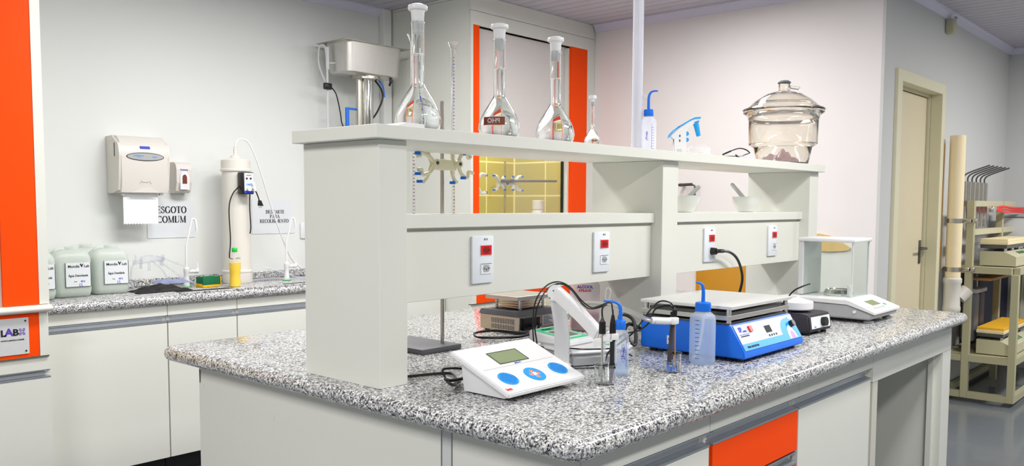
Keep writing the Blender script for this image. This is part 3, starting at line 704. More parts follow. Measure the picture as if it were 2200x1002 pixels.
bm = NB(); cyl(bm, f(.022, .024, 0), f(.022, .024, .02), .012, 16); cyl(bm, f(.045, .03, 0), f(.045, .03, .03), .009, 12); cyl(bm, f(.045, .055, 0), f(.045, .055, .02), .009, 12); cyl(bm, f(.046, .06, .018), f(.05, .012, .026), .006, 10); obj('connector', bm, 'white_plastic', pb)
bm = NB(); tube(bm, [(-.036, -.10, .545), (-.075, -.09, .50), (-.095, -.085, .42), (-.09, -.085, .25), (-.098, -.085, .16), (-.092, -.083, .145), (-.070, -.07, .140)], .0035, 7, 7)
tube(bm, [(.020, -.11, .505), (.024, -.10, .42), (.028, -.10, .32), (.026, -.095, .28)], .0035, 7, 6); tube(bm, [(.030, -.12, .54), (.055, -.12, .51), (.075, -.12, .46)], .0035, 7, 6)
extr(bm, [(.070, -.126, .468), (.082, -.126, .466), (.096, -.126, .435), (.066, -.126, .437)], (0, .014, 0)); obj('cord', bm, 'black', t)
bm = NB()
for k in (.07, .078, .086): cyl(bm, (k, -.12, .436), (k, -.12, .424), .0016, 6)
obj('plug_pin', bm, 'steel', t)

# -------- taps, sponge, detergent, hoses, cloth
def tap(loc, label, rz=0, s=1):
    t = thing('gooseneck_tap', label, 'tap', loc, rz, 'plastic laboratory taps')
    obj('flange', lathe(NB(), [(0, 0), (.026, 0), (.026, .004), (0, .004)], seg=24), 'green', t, label='green base ring')
    bm = NB(); lathe(bm, [(0, .004), (.016, .004), (.014, .04), (.013, .075), (.016, .080), (.016, .10), (.009, .108), (0, .108)], seg=20); obj('body', bm, 'white_plastic', t)
    bm = NB(); cyl(bm, (0, 0, .082), (.055, .012, .082), .010, 14); cyl(bm, (.055, .012, .082), (.07, .015, .082), .014, 14); cyl(bm, (.072, .016, .082), (.072, .016, .125), .004, 10); obj('valve', bm, 'white_plastic', t)
    bm = NB(); tube(bm, [(0, 0, .10), (0, 0, .22), (.004, 0, .232), (.032, -.004, .352), (.040, -.006, .364), (.050, -.008, .360), (.056, -.01, .33), (.058, -.01, .30)], .0062, 10, 4); obj('spout', bm, 'white_plastic', t)
    return t
tap((2.268, 4.36, .9005), 'white gooseneck laboratory tap left of the filter column, beside the sponge')
tap((2.872, 4.33, .9005), 'white gooseneck laboratory tap right of the filter column, beside the tall pillar')
t = thing('sponge', 'green and yellow scouring sponge between the tap and the detergent', 'sponge', (2.30, 4.262, .9005), R(4))
obj('foam', box(NB(), 0, .105, -.012, .058, 0, .020, .004), 'sponge_yellow', t); bm = NB(); box(bm, 0, .105, -.014, -.004, .014, .058, .002); box(bm, .001, .104, -.003, .055, .021, .056, .003); obj('scourer', bm, 'sponge_green', t)
obj('foam_edge', box(NB(), .1055, .114, -.012, .056, .010, .056, .003), 'sponge_yellow', t)
t = thing('detergent_bottle', 'clear detergent bottle half full of yellow liquid with green cap', 'bottle', (2.452, 4.185, .9005))
P = [(.026, 0), (.030, .004), (.030, .03), (.0275, .055), (.0285, .075), (.031, .10), (.031, .135), (.027, .155), (.018, .170), (.013, .178), (.012, .19)]
obj('body', lathe(NB(), [(0, 0)]+P, seg=32), 'bottle_clear', t)
obj('liquid', lathe(NB(), [(0, .002)]+[(r*.965, max(z, .002)) for r, z in P if z < .13]+[(.0300, .131), (0, .131)], seg=32), 'yellow_liquid', t)
obj('cap', lathe(NB(), [(.0135, .188), (.0145, .19), (.0145, .207), (.012, .211), (0, .211)], seg=24), 'green', t)
text('lettering', 'ODO', FRN(.002, -.030, .155), 0, 0, .012, 'ink', t)
t = thing('washing_hose', 'clear coiled washing hose with pinch clamps left of the first tap', 'hose', (2.055, 4.37, .9005))
bm = NB(); tube(bm, [(-.055, -.02, .004), (-.09, -.02, .03), (-.085, -.02, .12), (-.04, -.01, .165), (.03, 0, .175), (.09, 0, .16), (.16, -.01, .13), (.235, -.02, .095)], .0055, 8, 8)
tube(bm, [(.05, 0, .16), (.12, -.02, .10), (.18, -.05, .05), (.24, -.06, .02)], .0050, 8, 8); tube(bm, [(.02, 0, .155), (.09, .0, .09), (.13, .02, .01)], .0045, 8, 6); tube(bm, [(-.055, -.02, .004), (0, -.04, .008), (.1, -.05, .008), (.2, -.06, .01)], .0055, 8, 6)
obj('hose', bm, 'clear_tube', t)
bm = NB(); cyl(bm, (-.075, -.02, .145), (.09, -.005, .160), .013, 12); cyl(bm, (-.045, -.04, .165), (-.035, -.01, .115), .008, 10); cyl(bm, (.0, -.03, .145), (.0, -.03, .10), .008, 10); cyl(bm, (.075, -.03, .175), (.085, .01, .125), .010, 10); cyl(bm, (-.07, -.03, .185), (-.065, -.02, .145), .005, 10)
obj('valve', bm, 'clear_tube', t)
def cloth_bm(w, d, h, seed, nx=26, ny=16):
    rnd = random.Random(seed); ph = [rnd.uniform(0, 6) for _ in range(6)]; bm = NB(); top = []
    for j in range(ny+1):
        row = []
        for i in range(nx+1):
            u, v = i/nx-.5, j/ny-.5; e = max(0, 1-max(abs(u), abs(v))*2)**.5
            z = .002+h*e*(.55+.25*math.sin(9*u+ph[0]+3*v)+.2*math.sin(17*v+ph[1]+5*u)+.12*math.sin(26*u+ph[2]))
            row.append(bm.verts.new((u*w*(1+.08*math.sin(6*v+ph[3])), v*d*(1+.1*math.sin(7*u+ph[4])), max(.001, z))))
        top.append(row)
    for j in range(ny):
        for i in range(nx): bm.faces.new((top[j][i], top[j][i+1], top[j+1][i+1], top[j+1][i]))
    g = bmesh.ops.extrude_face_region(bm, geom=list(bm.faces)); 
    for v in [q for q in g['geom'] if isinstance(q, bmesh.types.BMVert)]: v.co.z += .002
    return bm
tag(obj('dish_cloth', cloth_bm(.27, .13, .040, 3), 'black_matte', None, (2.06, 4.24, .9005)), 'crumpled black cloth beside the water jugs', 'cloth')
tag(obj('dish_cloth', cloth_bm(.17, .06, .034, 5), 'blue_cloth', None, (2.14, 4.27, .934)), 'crumpled blue-grey cloth lying on the black cloth', 'cloth')
bm = NB(); tube(bm, [(0, .09, .004), (.10, .04, .016), (.18, .0, .02), (.28, .0, .01), (.5, .03, .006)], .006, 8, 8); tube(bm, [(.07, .08, .085), (.17, .07, .075), (.27, .04, .04), (.36, .02, .012), (.55, .0, .008)], .0055, 8, 8); tube(bm, [(.55, .0, .14), (.43, .0, .08), (.36, .02, .04)], .004, 8, 5)
tag(obj('drain_hose', bm, 'clear_tube', None, (2.60, 4.30, .9005)), 'clear hoses snaking behind the right-hand tap', 'hose')
# white socket box on the wall behind the pillar
bm = NB(); box(bm, 0, .09, -.012, 0, 0, .10, .006); tag(obj('wall_conduit', bm, 'white_plastic', None, (3.15, 4.598, 1.13)), 'small white conduit box on the back wall beside the tall pillar', 'conduit box')

# -------- wall mounted water distiller
t = thing('water_distiller', 'stainless steel water distiller tank on a chrome column in the far left corner', 'distiller', (3.515, 4.40, 2.16))
bm = NB(); H = [(.0, .212, .108, .07), (.006, .220, .116, .07), (.10, .224, .121, .065), (.185, .228, .126, .06)]
rings = []
for z, a, b, rr in H:
    q = []
    for cx, cy, an0 in ((a-rr, b-rr, 0), (-(a-rr), b-rr, 90), (-(a-rr), -(b-rr), 180), (a-rr, -(b-rr), 270)):
        for i in range(8): an = R(an0+90*i/7); q.append(bm.verts.new((cx+rr*math.cos(an), cy+rr*math.sin(an), z)))
    rings.append(q)
for a, b in zip(rings, rings[1:]):
    n = len(a)
    for i in range(n): bm.faces.new((a[i], a[(i+1) % n], b[(i+1) % n], b[i]))
bm.faces.new(rings[0][::-1]); obj('tank', bm, 'steel_satin', t, ang=50)
bm = NB(); box(bm, -.262, .262, -.150, .150, .185, .189, .001); obj('rim', bm, 'steel', t, smooth=False)
bm = NB(); cyl(bm, (.018, 0, 0), (.018, 0, -1.2585), .040, 28); obj('column', bm, 'chrome', t)
bm = NB(); cyl(bm, (-.045, .0, 0), (-.045, .0, -1.2585), .022, 24); cyl(bm, (.005, -.0, -.02), (.005, -.0, -.0), .095, 28); obj('side_pipe', bm, 'steel', t)
bm = NB(); tube(bm, [(-.252, .05, -.10), (-.25, .05, .0), (-.262, .05, .14), (-.270, .07, .17), (-.275, .10, .15), (-.268, .11, .05), (-.256, .06, -.06)], .006, 8, 6); cyl(bm, (-.252, .045, .155), (-.252, .045, .02), .012, 14); cyl(bm, (-.24, .045, .06), (-.20, -.02, .06), .006, 10); cyl(bm, (-.255, .045, .03), (-.255, .045, -1.2585), .0065, 10); obj('overflow_tube', bm, 'light_grey', t)
bm = NB(); box(bm, -.29, -.235, .02, .045, -.105, -.065, .006); tube(bm, [(-.235, .03, -.09), (-.20, .03, -.13), (-.17, .03, -.24), (-.16, .03, -.30), (-.13, .03, -.36)], .004, 7, 6)
obj('power_plug', bm, 'black', t)
bm = NB(); tube(bm, [(.07, -.02, -.02), (.12, -.02, -.07), (.13, -.02, -.13), (.09, -.02, -.21), (.05, -.02, -.26)], .006, 8, 6); obj('black_hose', bm, 'black', t)
bm = NB(); cyl(bm, (.15, -.08, 0), (.15, -.08, -.03), .010, 12); tube(bm, [(.15, -.08, -.025), (.13, -.09, -.05)], .007, 8); obj('drain_valve', bm, 'black', t)
bm = NB(); tube(bm, [(.08, -.03, -.01), (.125, -.03, -.05), (.138, -.03, -.12)], .0045, 7, 6); obj('blue_hose', bm, 'blue_paint', t)
bm = NB(); box(bm, -.145, -.122, .0, .015, -.50, -.205, .003); box(bm, -.122, -.04, .0, .015, -.218, -.205, .002); obj('blue_bracket', bm, 'blue_paint', t)

# ================================================================ ON THE ISLAND
ZI = .9003
# ---- burette stand, clamp and two burettes behind the shelf
stand('burette_stand', 'grey burette stand with steel rod behind the tall end pillar', (1.715, 1.885, ZI), (.165, .24, .016), .765, (.130, .05), .006, 'dark_grey', 'steel')
t = thing('burette_clamp', 'cream double burette clamp with blue tips on the stand behind the shelf', 'clamp', (1.845, 1.92, 1.472))
def Q(x, z, y=0): return (x-1.845, y, z-1.472)
b = obj('body', box(NB(), -.058, .038, -.012, .006, -.018, .014, .004), 'clamp_cream', t)
obj('collar', cyl(NB(), (0, .015, -.018), (0, .015, .016), .014, 16), 'clamp_cream', b)
for q in (1.787, 1.883):
    s = obj('screw', cyl(NB(), Q(q, 1.474, -.010), Q(q, 1.474, -.026), .012, 18), 'clamp_cream', t)
    obj('screw_head', cyl(NB(), Q(q, 1.474, -.024), Q(q, 1.474, -.028), .0055, 14), 'dark_steel', s)
arms = [([Q(1.787, 1.474, -.016), Q(1.765, 1.490, -.016), Q(1.742, 1.500, -.016), Q(1.728, 1.502, -.016), Q(1.726, 1.492, -.016), Q(1.716, 1.492, -.016)], Q(1.716, 1.500, -.016)),
        ([Q(1.787, 1.474, -.016), Q(1.772, 1.450, -.016), Q(1.752, 1.440, -.016), Q(1.734, 1.438, -.016), Q(1.732, 1.452, -.016), Q(1.718, 1.452, -.016)], Q(1.716, 1.440, -.016)),
        ([Q(1.787, 1.474, .0), Q(1.776, 1.445, .0), Q(1.766, 1.428, .0), Q(1.752, 1.416, .0)], Q(1.738, 1.418, .0)),
        ([Q(1.787, 1.474, .0), Q(1.774, 1.50, .0), Q(1.768, 1.52, .0), Q(1.752, 1.53, .0)], Q(1.738, 1.53, .0)),
        ([Q(1.883, 1.474, .0), Q(1.872, 1.45, .0), Q(1.882, 1.428, .0), Q(1.893, 1.417, .0)], Q(1.875, 1.417, .0)),
        ([Q(1.883, 1.474, .0), Q(1.872, 1.495, .0), Q(1.880, 1.515, .0), Q(1.893, 1.525, .0)], Q(1.878, 1.525, .0)),
        ([Q(1.883, 1.474, -.016), Q(1.893, 1.45, -.016), Q(1.91, 1.436, -.016), Q(1.924, 1.434, -.016), Q(1.928, 1.452, -.016), Q(1.95, 1.447, -.016)], Q(1.906, 1.432, -.016)),
        ([Q(1.883, 1.474, -.016), Q(1.892, 1.495, -.016), Q(1.905, 1.505, -.016), Q(1.922, 1.506, -.016), Q(1.928, 1.494, -.016), Q(1.94, 1.498, -.016)], Q(1.906, 1.506, -.016))]
for pts, tip in arms:
    a = obj('jaw_arm', tube(NB(), pts, .0058, 8, 3), 'clamp_cream', t)
    obj('rubber_tip', box(NB(), tip[0]-.007, tip[0]+.007, tip[1]-.007, tip[1]+.007, tip[2]-.0045, tip[2]+.0045, .0015), 'blue_cap', a, label='blue rubber tip')
def burette(x, label):
    t = thing('burette', label, 'burette', (x, 1.945, 1.115), 0, 'glass burettes')
    obj('glass_tube', lathe(NB(), [(.0016, 0), (.0016, .05), (.0068, .07), (.0068, .713), (.015, .733), (.0165, .738), (.0155, .738), (.0056, .713), (.0056, .072), (.0006, .052), (.0006, 0)], seg=24, close=True), 'lab_glass', t)
    bm = NB(); cyl(bm, (-.016, 0, .045), (.02, 0, .045), .0055, 12); obj('stopcock', bm, 'white_plastic', t)
    bm = NB(); f = Fr((-.0035, -.0064, 0), (.9, -.45, 0), (0, 0, 1))
    for k in range(58): rect(bm, f, -.002, .09+k*.0105, .002+(.0015 if k % 5 == 0 else 0), .0925+k*.0105, 0, .0004)
    obj('graduation', bm, 'blue_print', t, smooth=False)
    return t
burette(1.735, 'glass burette with blue graduations on the left of the stand, behind the biggest visible flask')
burette(1.902, 'glass burette with blue graduations on the right of the stand, beside the orange frame')

# ---- volumetric flasks on the top board
ZS = 1.5378
def flask(loc, label, s=1.0, r=.0625, txt=True, rz=0, small=False):
    t = thing('volumetric_flask', label, 'flask', loc, rz, 'volumetric flasks on the top board')
    if not small:
        o = [(0, .006), (.030, .003), (.040, .0), (.050, .004), (.0595, .020), (.0625, .036), (.0608, .050), (.0565, .064), (.0475, .083), (.0350, .103), (.0245, .119), (.0190, .129), (.0174, .136), (.0172, .290), (.0186, .292), (.0186, .297), (.0172, .298)]
        n1, mk, top = .134, .212, .297
    else:
        o = [(0, .003), (.018, .001), (.022, .0), (.026, .006), (.0275, .020), (.026, .032), (.018, .048), (.0085, .060), (.0065, .066), (.0065, .150), (.0075, .152), (.0065, .154)]
        n1, mk, top = .060, .075, .153
    th = .0016 if not small else .0011
    inn = [(max(a-th, 0), z+(th if z < .03 else 0)) for a, z in o]; inn[0] = (0, o[0][1]+th)
    obj('glass_body', lathe(NB(), o+[(a, z) for a, z in reversed(inn)], seg=56), 'lab_glass', t, ang=60)
    wt = [(a-.0004 if a > 0 else 0, z+(.0003)) for a, z in inn if z < mk]; wt += [(inn[-4][0]-.0004, mk), (0, mk)]
    obj('water', lathe(NB(), wt, seg=56), 'water', t, ang=60)
    if not small: bm = lathe(NB(), [(0, .268), (.0145, .268), (.0157, .298), (.0165, .300), (.0180, .322), (.0195, .327), (.0250, .329), (.0266, .332), (.0266, .337), (.0245, .341), (.016, .344), (0, .344)], seg=28)
    else: bm = lathe(NB(), [(0, .14), (.005, .14), (.0065, .163), (.013, .165), (.0135, .168), (.012, .175), (0, .176)], seg=24)
    obj('stopper', bm, 'white_plastic', t, label='white plastic stopper')
    bm = NB(); rr = (.0175 if not small else .0068); lathe(bm, [(rr, mk), (rr, mk+.0016)], seg=32); obj('mark_ring', bm, 'white_plastic', t)
    if txt == 'back':
        # printed band on the far side of the bulb, seen reversed through the glass
        bm = NB(); n = 14
        a0, a1 = R(5), R(78)
        v0 = [bm.verts.new((.0618*math.cos(a0+(a1-a0)*k/n), .0618*math.sin(a0+(a1-a0)*k/n), .052)) for k in range(n+1)]
        v1 = [bm.verts.new((.0612*math.cos(a0+(a1-a0)*k/n), .0612*math.sin(a0+(a1-a0)*k/n), .067)) for k in range(n+1)]
        for k in range(n): bm.faces.new((v0[k], v0[k+1], v1[k+1], v1[k]))
        obj('printed_band', bm, 'brown_print', t)
    return t
flask((1.575, 1.745, ZS), 'tallest-looking stoppered volumetric flask of water, nearest the end pillar', rz=0)
def band(t, a_mid, z, size, body, mirror, m_bg, m_tx, r=.0632, width=R(74)):
    bm = NB(); n = 14
    for zz in (0,):
        v0 = [bm.verts.new(((r-.0003)*math.cos(a_mid-width/2+width*k/n), (r-.0003)*math.sin(a_mid-width/2+width*k/n), z-size*.62)) for k in range(n+1)]
        v1 = [bm.verts.new(((r-.0016)*math.cos(a_mid-width/2+width*k/n), (r-.0016)*math.sin(a_mid-width/2+width*k/n), z+size*.62)) for k in range(n+1)]
    for k in range(n): bm.faces.new((v0[k], v0[k+1], v1[k+1], v1[k]))
    b = obj('printed_band', bm, m_bg, t) if m_bg else t
    f = Fr((0, 0, 0), (1, 0, 0), (0, 1, 0)); o = text('lettering', body, f, 0, 0, size, m_tx, b, mirror=mirror, bold=.0004)
    for v in o.data.vertices:
        u, w_ = v.co.x, v.co.y; a = a_mid+u/r; rr = r+.0004-(w_/size)*.0006
        v.co = (rr*math.cos(a), rr*math.sin(a), z+w_)
    return b
fl = flask((1.898, 1.745, ZS), 'stoppered volumetric flask of water with a brown printed band around its bulb')
band(fl, R(-128)-R(25), .055, .019, 'PHO', True, 'brown_print', 'white_plastic', width=R(62))
fl = flask((2.162, 1.745, ZS), 'large stoppered flask of water next to the small flask, brown letters on its bulb')
band(fl, R(-128)+R(38), .056, .014, 'PH', True, None, 'brown_print')
fl = flask((2.335, 1.725, ZS), 'small stoppered volumetric flask beside the wide orange upright', small=True)
band(fl, R(-128), .024, .007, 'PHOX', True, None, 'brown_print', r=.0278)
bm = NB(); extr(bm, [(0, 0, 0), (.088, 0, 0), (.088, 0, .013), (.03, 0, .014), (.0, 0, .005)], (0, .07, 0)); tag(obj('plastic_tray', bm, 'white_plastic', None, (1.395, 1.62, ZS), smooth=False), 'low white plastic tray at the left end of the top board', 'tray')
t = thing('graduated_tube', 'very tall translucent graduated tube standing on the top board', 'tube', (2.639, 1.75, ZS))
obj('tube_body', lathe(NB(), [(.0195, 0), (.0195, 1.08), (.017, 1.08), (.017, 0)], seg=28, close=True), 'acrylic_tube', t)
bm = NB(); f = Fr((.0096, -.0172, 0), (.9, .5, 0), (0, 0, 1)); rnd = random.Random(2)
zz = .04
while zz < .95: hh = rnd.uniform(.004, .012); rect(bm, f, 0, zz, .0016, zz+hh, 0, .0003); zz += hh+rnd.uniform(.006, .014)
obj('print_line', bm, 'ink_grey', t, smooth=False)
bm = NB(); lathe(bm, [(0, 0), (.022, 0), (.022, .004), (0, .004)], seg=28); obj('foot', bm, 'white_plastic', t)

VR = (math.cos(yaw), -math.sin(yaw), 0)
def wash_bottle(loc, label, r, h, hc, m_body, m_water, fill, rz, grp, tubeh, tip, marks='side', brand=None, inner=True, loop=None):
    t = thing('wash_bottle', label, 'bottle', loc, rz, grp)      # local -y faces the camera when rz = -yaw
    k = r/.036
    prof = [(0, 0), (r*.86, 0), (r*.98, .006), (r, .014), (r, h-.020), (r*.93, h-.008), (r*.66, h), (r*.56, h+.002), (r*.56, h+.010)]
    obj('body', lathe(NB(), prof, seg=40), m_body, t, ang=50)
    if m_water: obj('water', lathe(NB(), [(0, .003), (r*.9, .003), (r*.955, .012), (r*.955, fill), (0, fill)], seg=40), m_water, t)
    obj('cap', lathe(NB(), [(r*.60, h+.004), (r*.62, h+.006), (r*.60, h+hc-.002), (r*.54, h+hc), (.008, h+hc+.002), (0, h+hc+.002)], seg=40), 'blue_cap', t)
    top = h+hc
    pts = [(0, 0, top-.002), (0, 0, top+tubeh*.55), (tip*.12, 0, top+tubeh*.85), (tip*.45, 0, top+tubeh*.98), (tip, 0, top+tubeh*1.0)]
    obj('spout', tube(NB(), pts, .0045, 10, 5, rs=(.0058, .0026)), 'blue_cap', t)
    if inner: obj('dip_tube', tube(NB(), [(0.002, 0, h), (.0, 0, h*.7), (-r*.3, 0, h*.3), (-r*.72, 0, .012)], .0042, 8, 5), 'white_plastic', t)
    f = Fr((0, -r-.0002, 0), (1, 0, 0), (0, 0, 1))
    def wrap(o_):
        for v in o_.data.vertices:
            a = v.co.x/r; d = -v.co.y
            v.co = (d*math.sin(a), -d*math.cos(a), v.co.z)
    if marks == 'side':
        bm = NB()
        for i in range(10): rect(bm, f, -r*.80, .018+i*.0118*k*1.0, -r*.80+(.012 if i % 1 == 0 else .007)*k, .0193+i*.0118*k, 0, .0004)
        g = obj('graduation', bm, 'ink', t, smooth=False); wrap(g)
    elif marks == 'scale':
        bm = NB(); u0 = r*.25
        rect(bm, f, u0, .012, u0+.0008, h-.026, 0, .0004)
        for i in range(9): rect(bm, f, u0, .014+i*.0118*k, u0+.014*k, .0150+i*.0118*k, 0, .0004)
        g = obj('graduation', bm, 'blue_print', t, smooth=False); wrap(g)
    elif marks == 'bracket':
        bm = NB(); u0 = r*.62
        rect(bm, f, u0, .026, u0+.0010, h-.026, 0, .0004)
        for i in range(5): rect(bm, f, u0, .026+i*.0155, u0+.006, .027+i*.0155, 0, .0004)
        g = obj('graduation', bm, 'blue_print', t, smooth=False); wrap(g)
    if brand:
        u, v, sz, oval = brand
        o_ = text('lettering', 'J.Prolab', f, u, v, sz, 'blue_print', t, rot=90, bold=.0002); wrap(o_)
        if oval:
            bm = NB(); ring(bm, f, u, v, sz*.62, sz*2.15, .0007, 0, .0004); o_ = obj('oval_outline', bm, 'blue_print', t, smooth=False); wrap(o_)
    if loop: obj('cap_strap', tube(NB(), [(a, 0, top+b) for a, b in loop], .0016, 6, 5), 'clear_tube', t)
    return t
wash_bottle((2.660, 1.715, ZS), 'white wash bottle with blue cap on the top board beside the tall tube', .0285, .128, .028, 'bottle_plastic', None, 0, -yaw, 'blue-capped wash bottles', .066, .032, 'scale', (-.010, .060, .010, False), False, [(-.004, .03), (-.014, .052), (-.022, .05), (-.024, .03)])
wash_bottle((1.874, 1.286, ZI), 'half-empty blue-capped wash bottle behind the probe beaker', .0235, .118, .028, 'bottle_plastic', 'bottle_water', .040, -yaw, 'blue-capped wash bottles', .050, -.045, 'bracket', (.006, .062, .0105, True), False, [(-.030, .052), (-.040, .058), (-.036, .085), (-.026, .078), (-.030, .056), (-.034, .05)])
wash_bottle((2.173, 1.209, ZI), 'large wash bottle full of water with a blue cap in front of the blue shaker', .0365, .146, .029, 'bottle_plastic', 'bottle_water', .132, -yaw, 'blue-capped wash bottles', .056, -.022, 'side', None, True, [(-.010, .055), (-.010, .035), (-.022, .028), (-.032, .032)])

# ---- pipette controller on its stand
t = thing('pipette_controller', 'white and light blue motorised pipette controller on the top board', 'pipette controller', (2.936, 1.75, ZS), -yaw)
s = .0018; G = lambda px, py: ((px-1450)*s, (325-py)*s)
bm = NB(); pts = [G(*p) for p in ((1437, 326), (1439, 286), (1430, 285), (1428, 281), (1446, 266), (1470, 251), (1476, 240), (1485, 237), (1492, 240), (1493, 247), (1480, 254), (1466, 262), (1461, 272), (1462, 318), (1468, 326))]
extr(bm, [(a, -.014, b) for a, b in pts], (0, .028, 0)); bmesh.ops.bevel(bm, geom=list(bm.edges), offset=.003, segments=2, affect='EDGES'); obj('body', bm, 'white_plastic', t)
bm = NB(); P = [G(*p) for p in ((1425.5, 284), (1427, 279), (1436, 270), (1448, 261), (1460, 254), (1472, 247), (1480, 243), (1493, 242))]
for a, b in zip(P, P[1:]):
    extr(bm, [(a[0], -.016, a[1]-.003), (b[0], -.016, b[1]-.003), (b[0], -.016, b[1]+.003), (a[0], -.016, a[1]+.003)], (0, .032, 0))
obj('grip_stripe', bm, 'light_blue', t, smooth=False)
bm = NB(); a, b = G(1483, 250), G(1491, 281); cyl(bm, (a[0], 0, a[1]), (a[0]+.003, 0, a[1]-.008), .018, 24, .011); cyl(bm, (a[0]+.003, 0, a[1]-.008), (b[0], 0, b[1]), .011, 24, .0085); obj('nozzle', bm, 'light_blue', t)
for py in (277, 290):
    a = G(1459, py); bm = NB(); cyl(bm, (a[0], -.002, a[1]), (a[0]+.014, -.002, a[1]+.003), .0085, 16); cyl(bm, (a[0]+.014, -.002, a[1]+.003), (a[0]+.018, -.002, a[1]+.004), .006, 16); obj('trigger_button', bm, 'light_blue', t)
bm = NB()
for py in (281, 291):
    a = G(1449, py); box(bm, a[0]-.002, a[0]+.002, -.0152, -.0140, a[1]-.004, a[1]+.004)
obj('side_vent', bm, 'ink', t, smooth=False)
text('lettering', 'start', Fr((G(1446, 263)[0], -.0162, G(1446, 262)[1]), (1, 0, .62), (-.62, 0, 1)), 0, 0, .006, 'blue_print', t)
bm = NB(); a = G(1449, 314)
f = Fr((a[0], -.0144, a[1]), (1, 0, 0), (0, 0, 1))
for i in range(4):
    for j in range(3): rect(bm, f, i*.005-.010, j*.006-.008, i*.005-.0075, j*.006-.0045)
obj('data_plate', bm, 'mid_grey', t, smooth=False)

# ---- goggles and spectacles
t = thing('safety_goggles', 'clear plastic safety goggles lying right of the pipette controller', 'goggles', (3.000, 1.70, ZS), -yaw)
def sweep_shield(bm, w, d, h, n=18, th=.002):
    a = []
    for k in range(n+1):
        q = R(200-220*k/n); x_ = w/2*math.cos(q); y_ = -d*max(math.sin(q), -.3)
        hh = h*(.72+.28*math.sin(math.pi*k/n)); a.append((x_, y_, hh))
    for (x0, y0, h0), (x1, y1, h1) in zip(a, a[1:]):
        extr(bm, [(x0, y0, .003), (x1, y1, .003), (x1, y1, h1), (x0, y0, h0)], (0, th, 0))
bm = NB(); sweep_shield(bm, .085, .03, .038); obj('lens', bm, 'bottle_clear', t)
bm = NB(); tube(bm, [(-.043, .0, .036), (-.02, -.028, .041), (.02, -.028, .040), (.043, 0, .034)], .0022, 6, 6); tube(bm, [(-.043, .0, .006), (-.02, -.030, .004), (-.004, -.031, .018), (.004, -.031, .018), (.02, -.030, .004), (.043, 0, .006)], .0022, 6, 6)
tube(bm, [(-.043, 0, .03), (-.050, .045, .028), (-.046, .10, .012)], .003, 6, 6); tube(bm, [(.043, 0, .03), (.040, .05, .026), (.03, .09, .006)], .003, 6, 6); obj('frame', bm, 'clear_tube', t)
t = thing('safety_spectacles', 'black-framed safety spectacles lying beside the desiccator', 'spectacles', (3.30, 1.70, ZS), -yaw)
s = .00193; G = lambda px, py, y_=0: ((px-1583)*s, y_, (340-py)*s)
bm = NB(); tube(bm, [G(1555, 328), G(1573, 320)], .0042, 8); tube(bm, [G(1573, 320), G(1586, 315.5), G(1597, 315), G(1606, 319, -.01), G(1611, 325, -.02)], .0026, 8, 5); obj('temple', bm, 'black', t)
bm = NB(); tube(bm, [G(1558, 330, .05), G(1575, 330, .05), G(1596, 331, .0)], .0024, 8, 4); obj('temple', bm, 'black', t)
bm = NB(); tube(bm, [G(1583, 328), G(1590, 334, -.005), G(1600, 339, -.01)], .0026, 8, 3); tube(bm, [G(1598, 331), G(1606, 327, -.01), G(1611, 325, -.02)], .0026, 8, 3); tube(bm, [G(1583, 328), G(1588, 337)], .0022, 8); obj('frame', bm, 'black', t)
bm = NB(); extr(bm, [G(1597, 331, -.008), G(1611, 326, -.022), G(1611, 339, -.022), G(1601, 339.5, -.008)], (.001, .001, 0)); extr(bm, [G(1584, 329, .004), G(1597, 331, -.004), G(1600, 338.5, -.004), G(1589, 337.5, .004)], (.001, .001, 0)); obj('lens', bm, 'clear_plastic', t, smooth=False)

# ---- desiccator
t = thing('desiccator', 'large clear glass desiccator with domed lid at the right end of the top board', 'desiccator', (3.800, 1.722, ZS))
k = .0021/.00218
o = [(0, .004), (.10, .003), (.112, 0), (.118, .006), (.134, .078), (.150, .086), (.158, .094), (.160, .20), (.166, .222), (.186, .236), (.186, .244)]
i = [(.150, .244), (.153, .20), (.151, .100), (.144, .094), (.128, .084), (.111, .010), (0, .010)]
obj('bowl', lathe(NB(), [(a*k*1.0, z) for a, z in o+i], seg=64), 'desiccator_glass', t, ang=50)
o = [(.186, .2455), (.190, .249), (.188, .253), (.168, .260), (.130, .293), (.085, .320), (.045, .332), (.026, .338), (.026, .366), (.024, .368)]
i = [(.020, .366), (.020, .338), (.042, .326), (.083, .316), (.127, .288), (.160, .256), (.166, .2455)]
l = obj('lid', lathe(NB(), [(a*k, z) for a, z in o+i], seg=64, close=True), 'desiccator_glass', t, ang=50)
obj('lid_stopper', lathe(NB(), [(0, .368), (.019, .368), (.019, .371), (.029, .371), (.030, .375), (.020, .383), (0, .385)], seg=32), 'dark_grey', l, label='dark lid stopper')
obj('side_tap', cyl(NB(), (.028*VR[0], .028*VR[1], .354), (.070*VR[0], .070*VR[1], .348), .0075, 14), 'desiccator_glass', l)
tag(obj('plastic_wrap', cloth_bm(.18, .16, .046, 11, 34, 30), 'pink_wrap', None, (3.802, 1.722, ZS+.012)), 'crumpled pinkish plastic wrap inside the desiccator', 'plastic wrap')

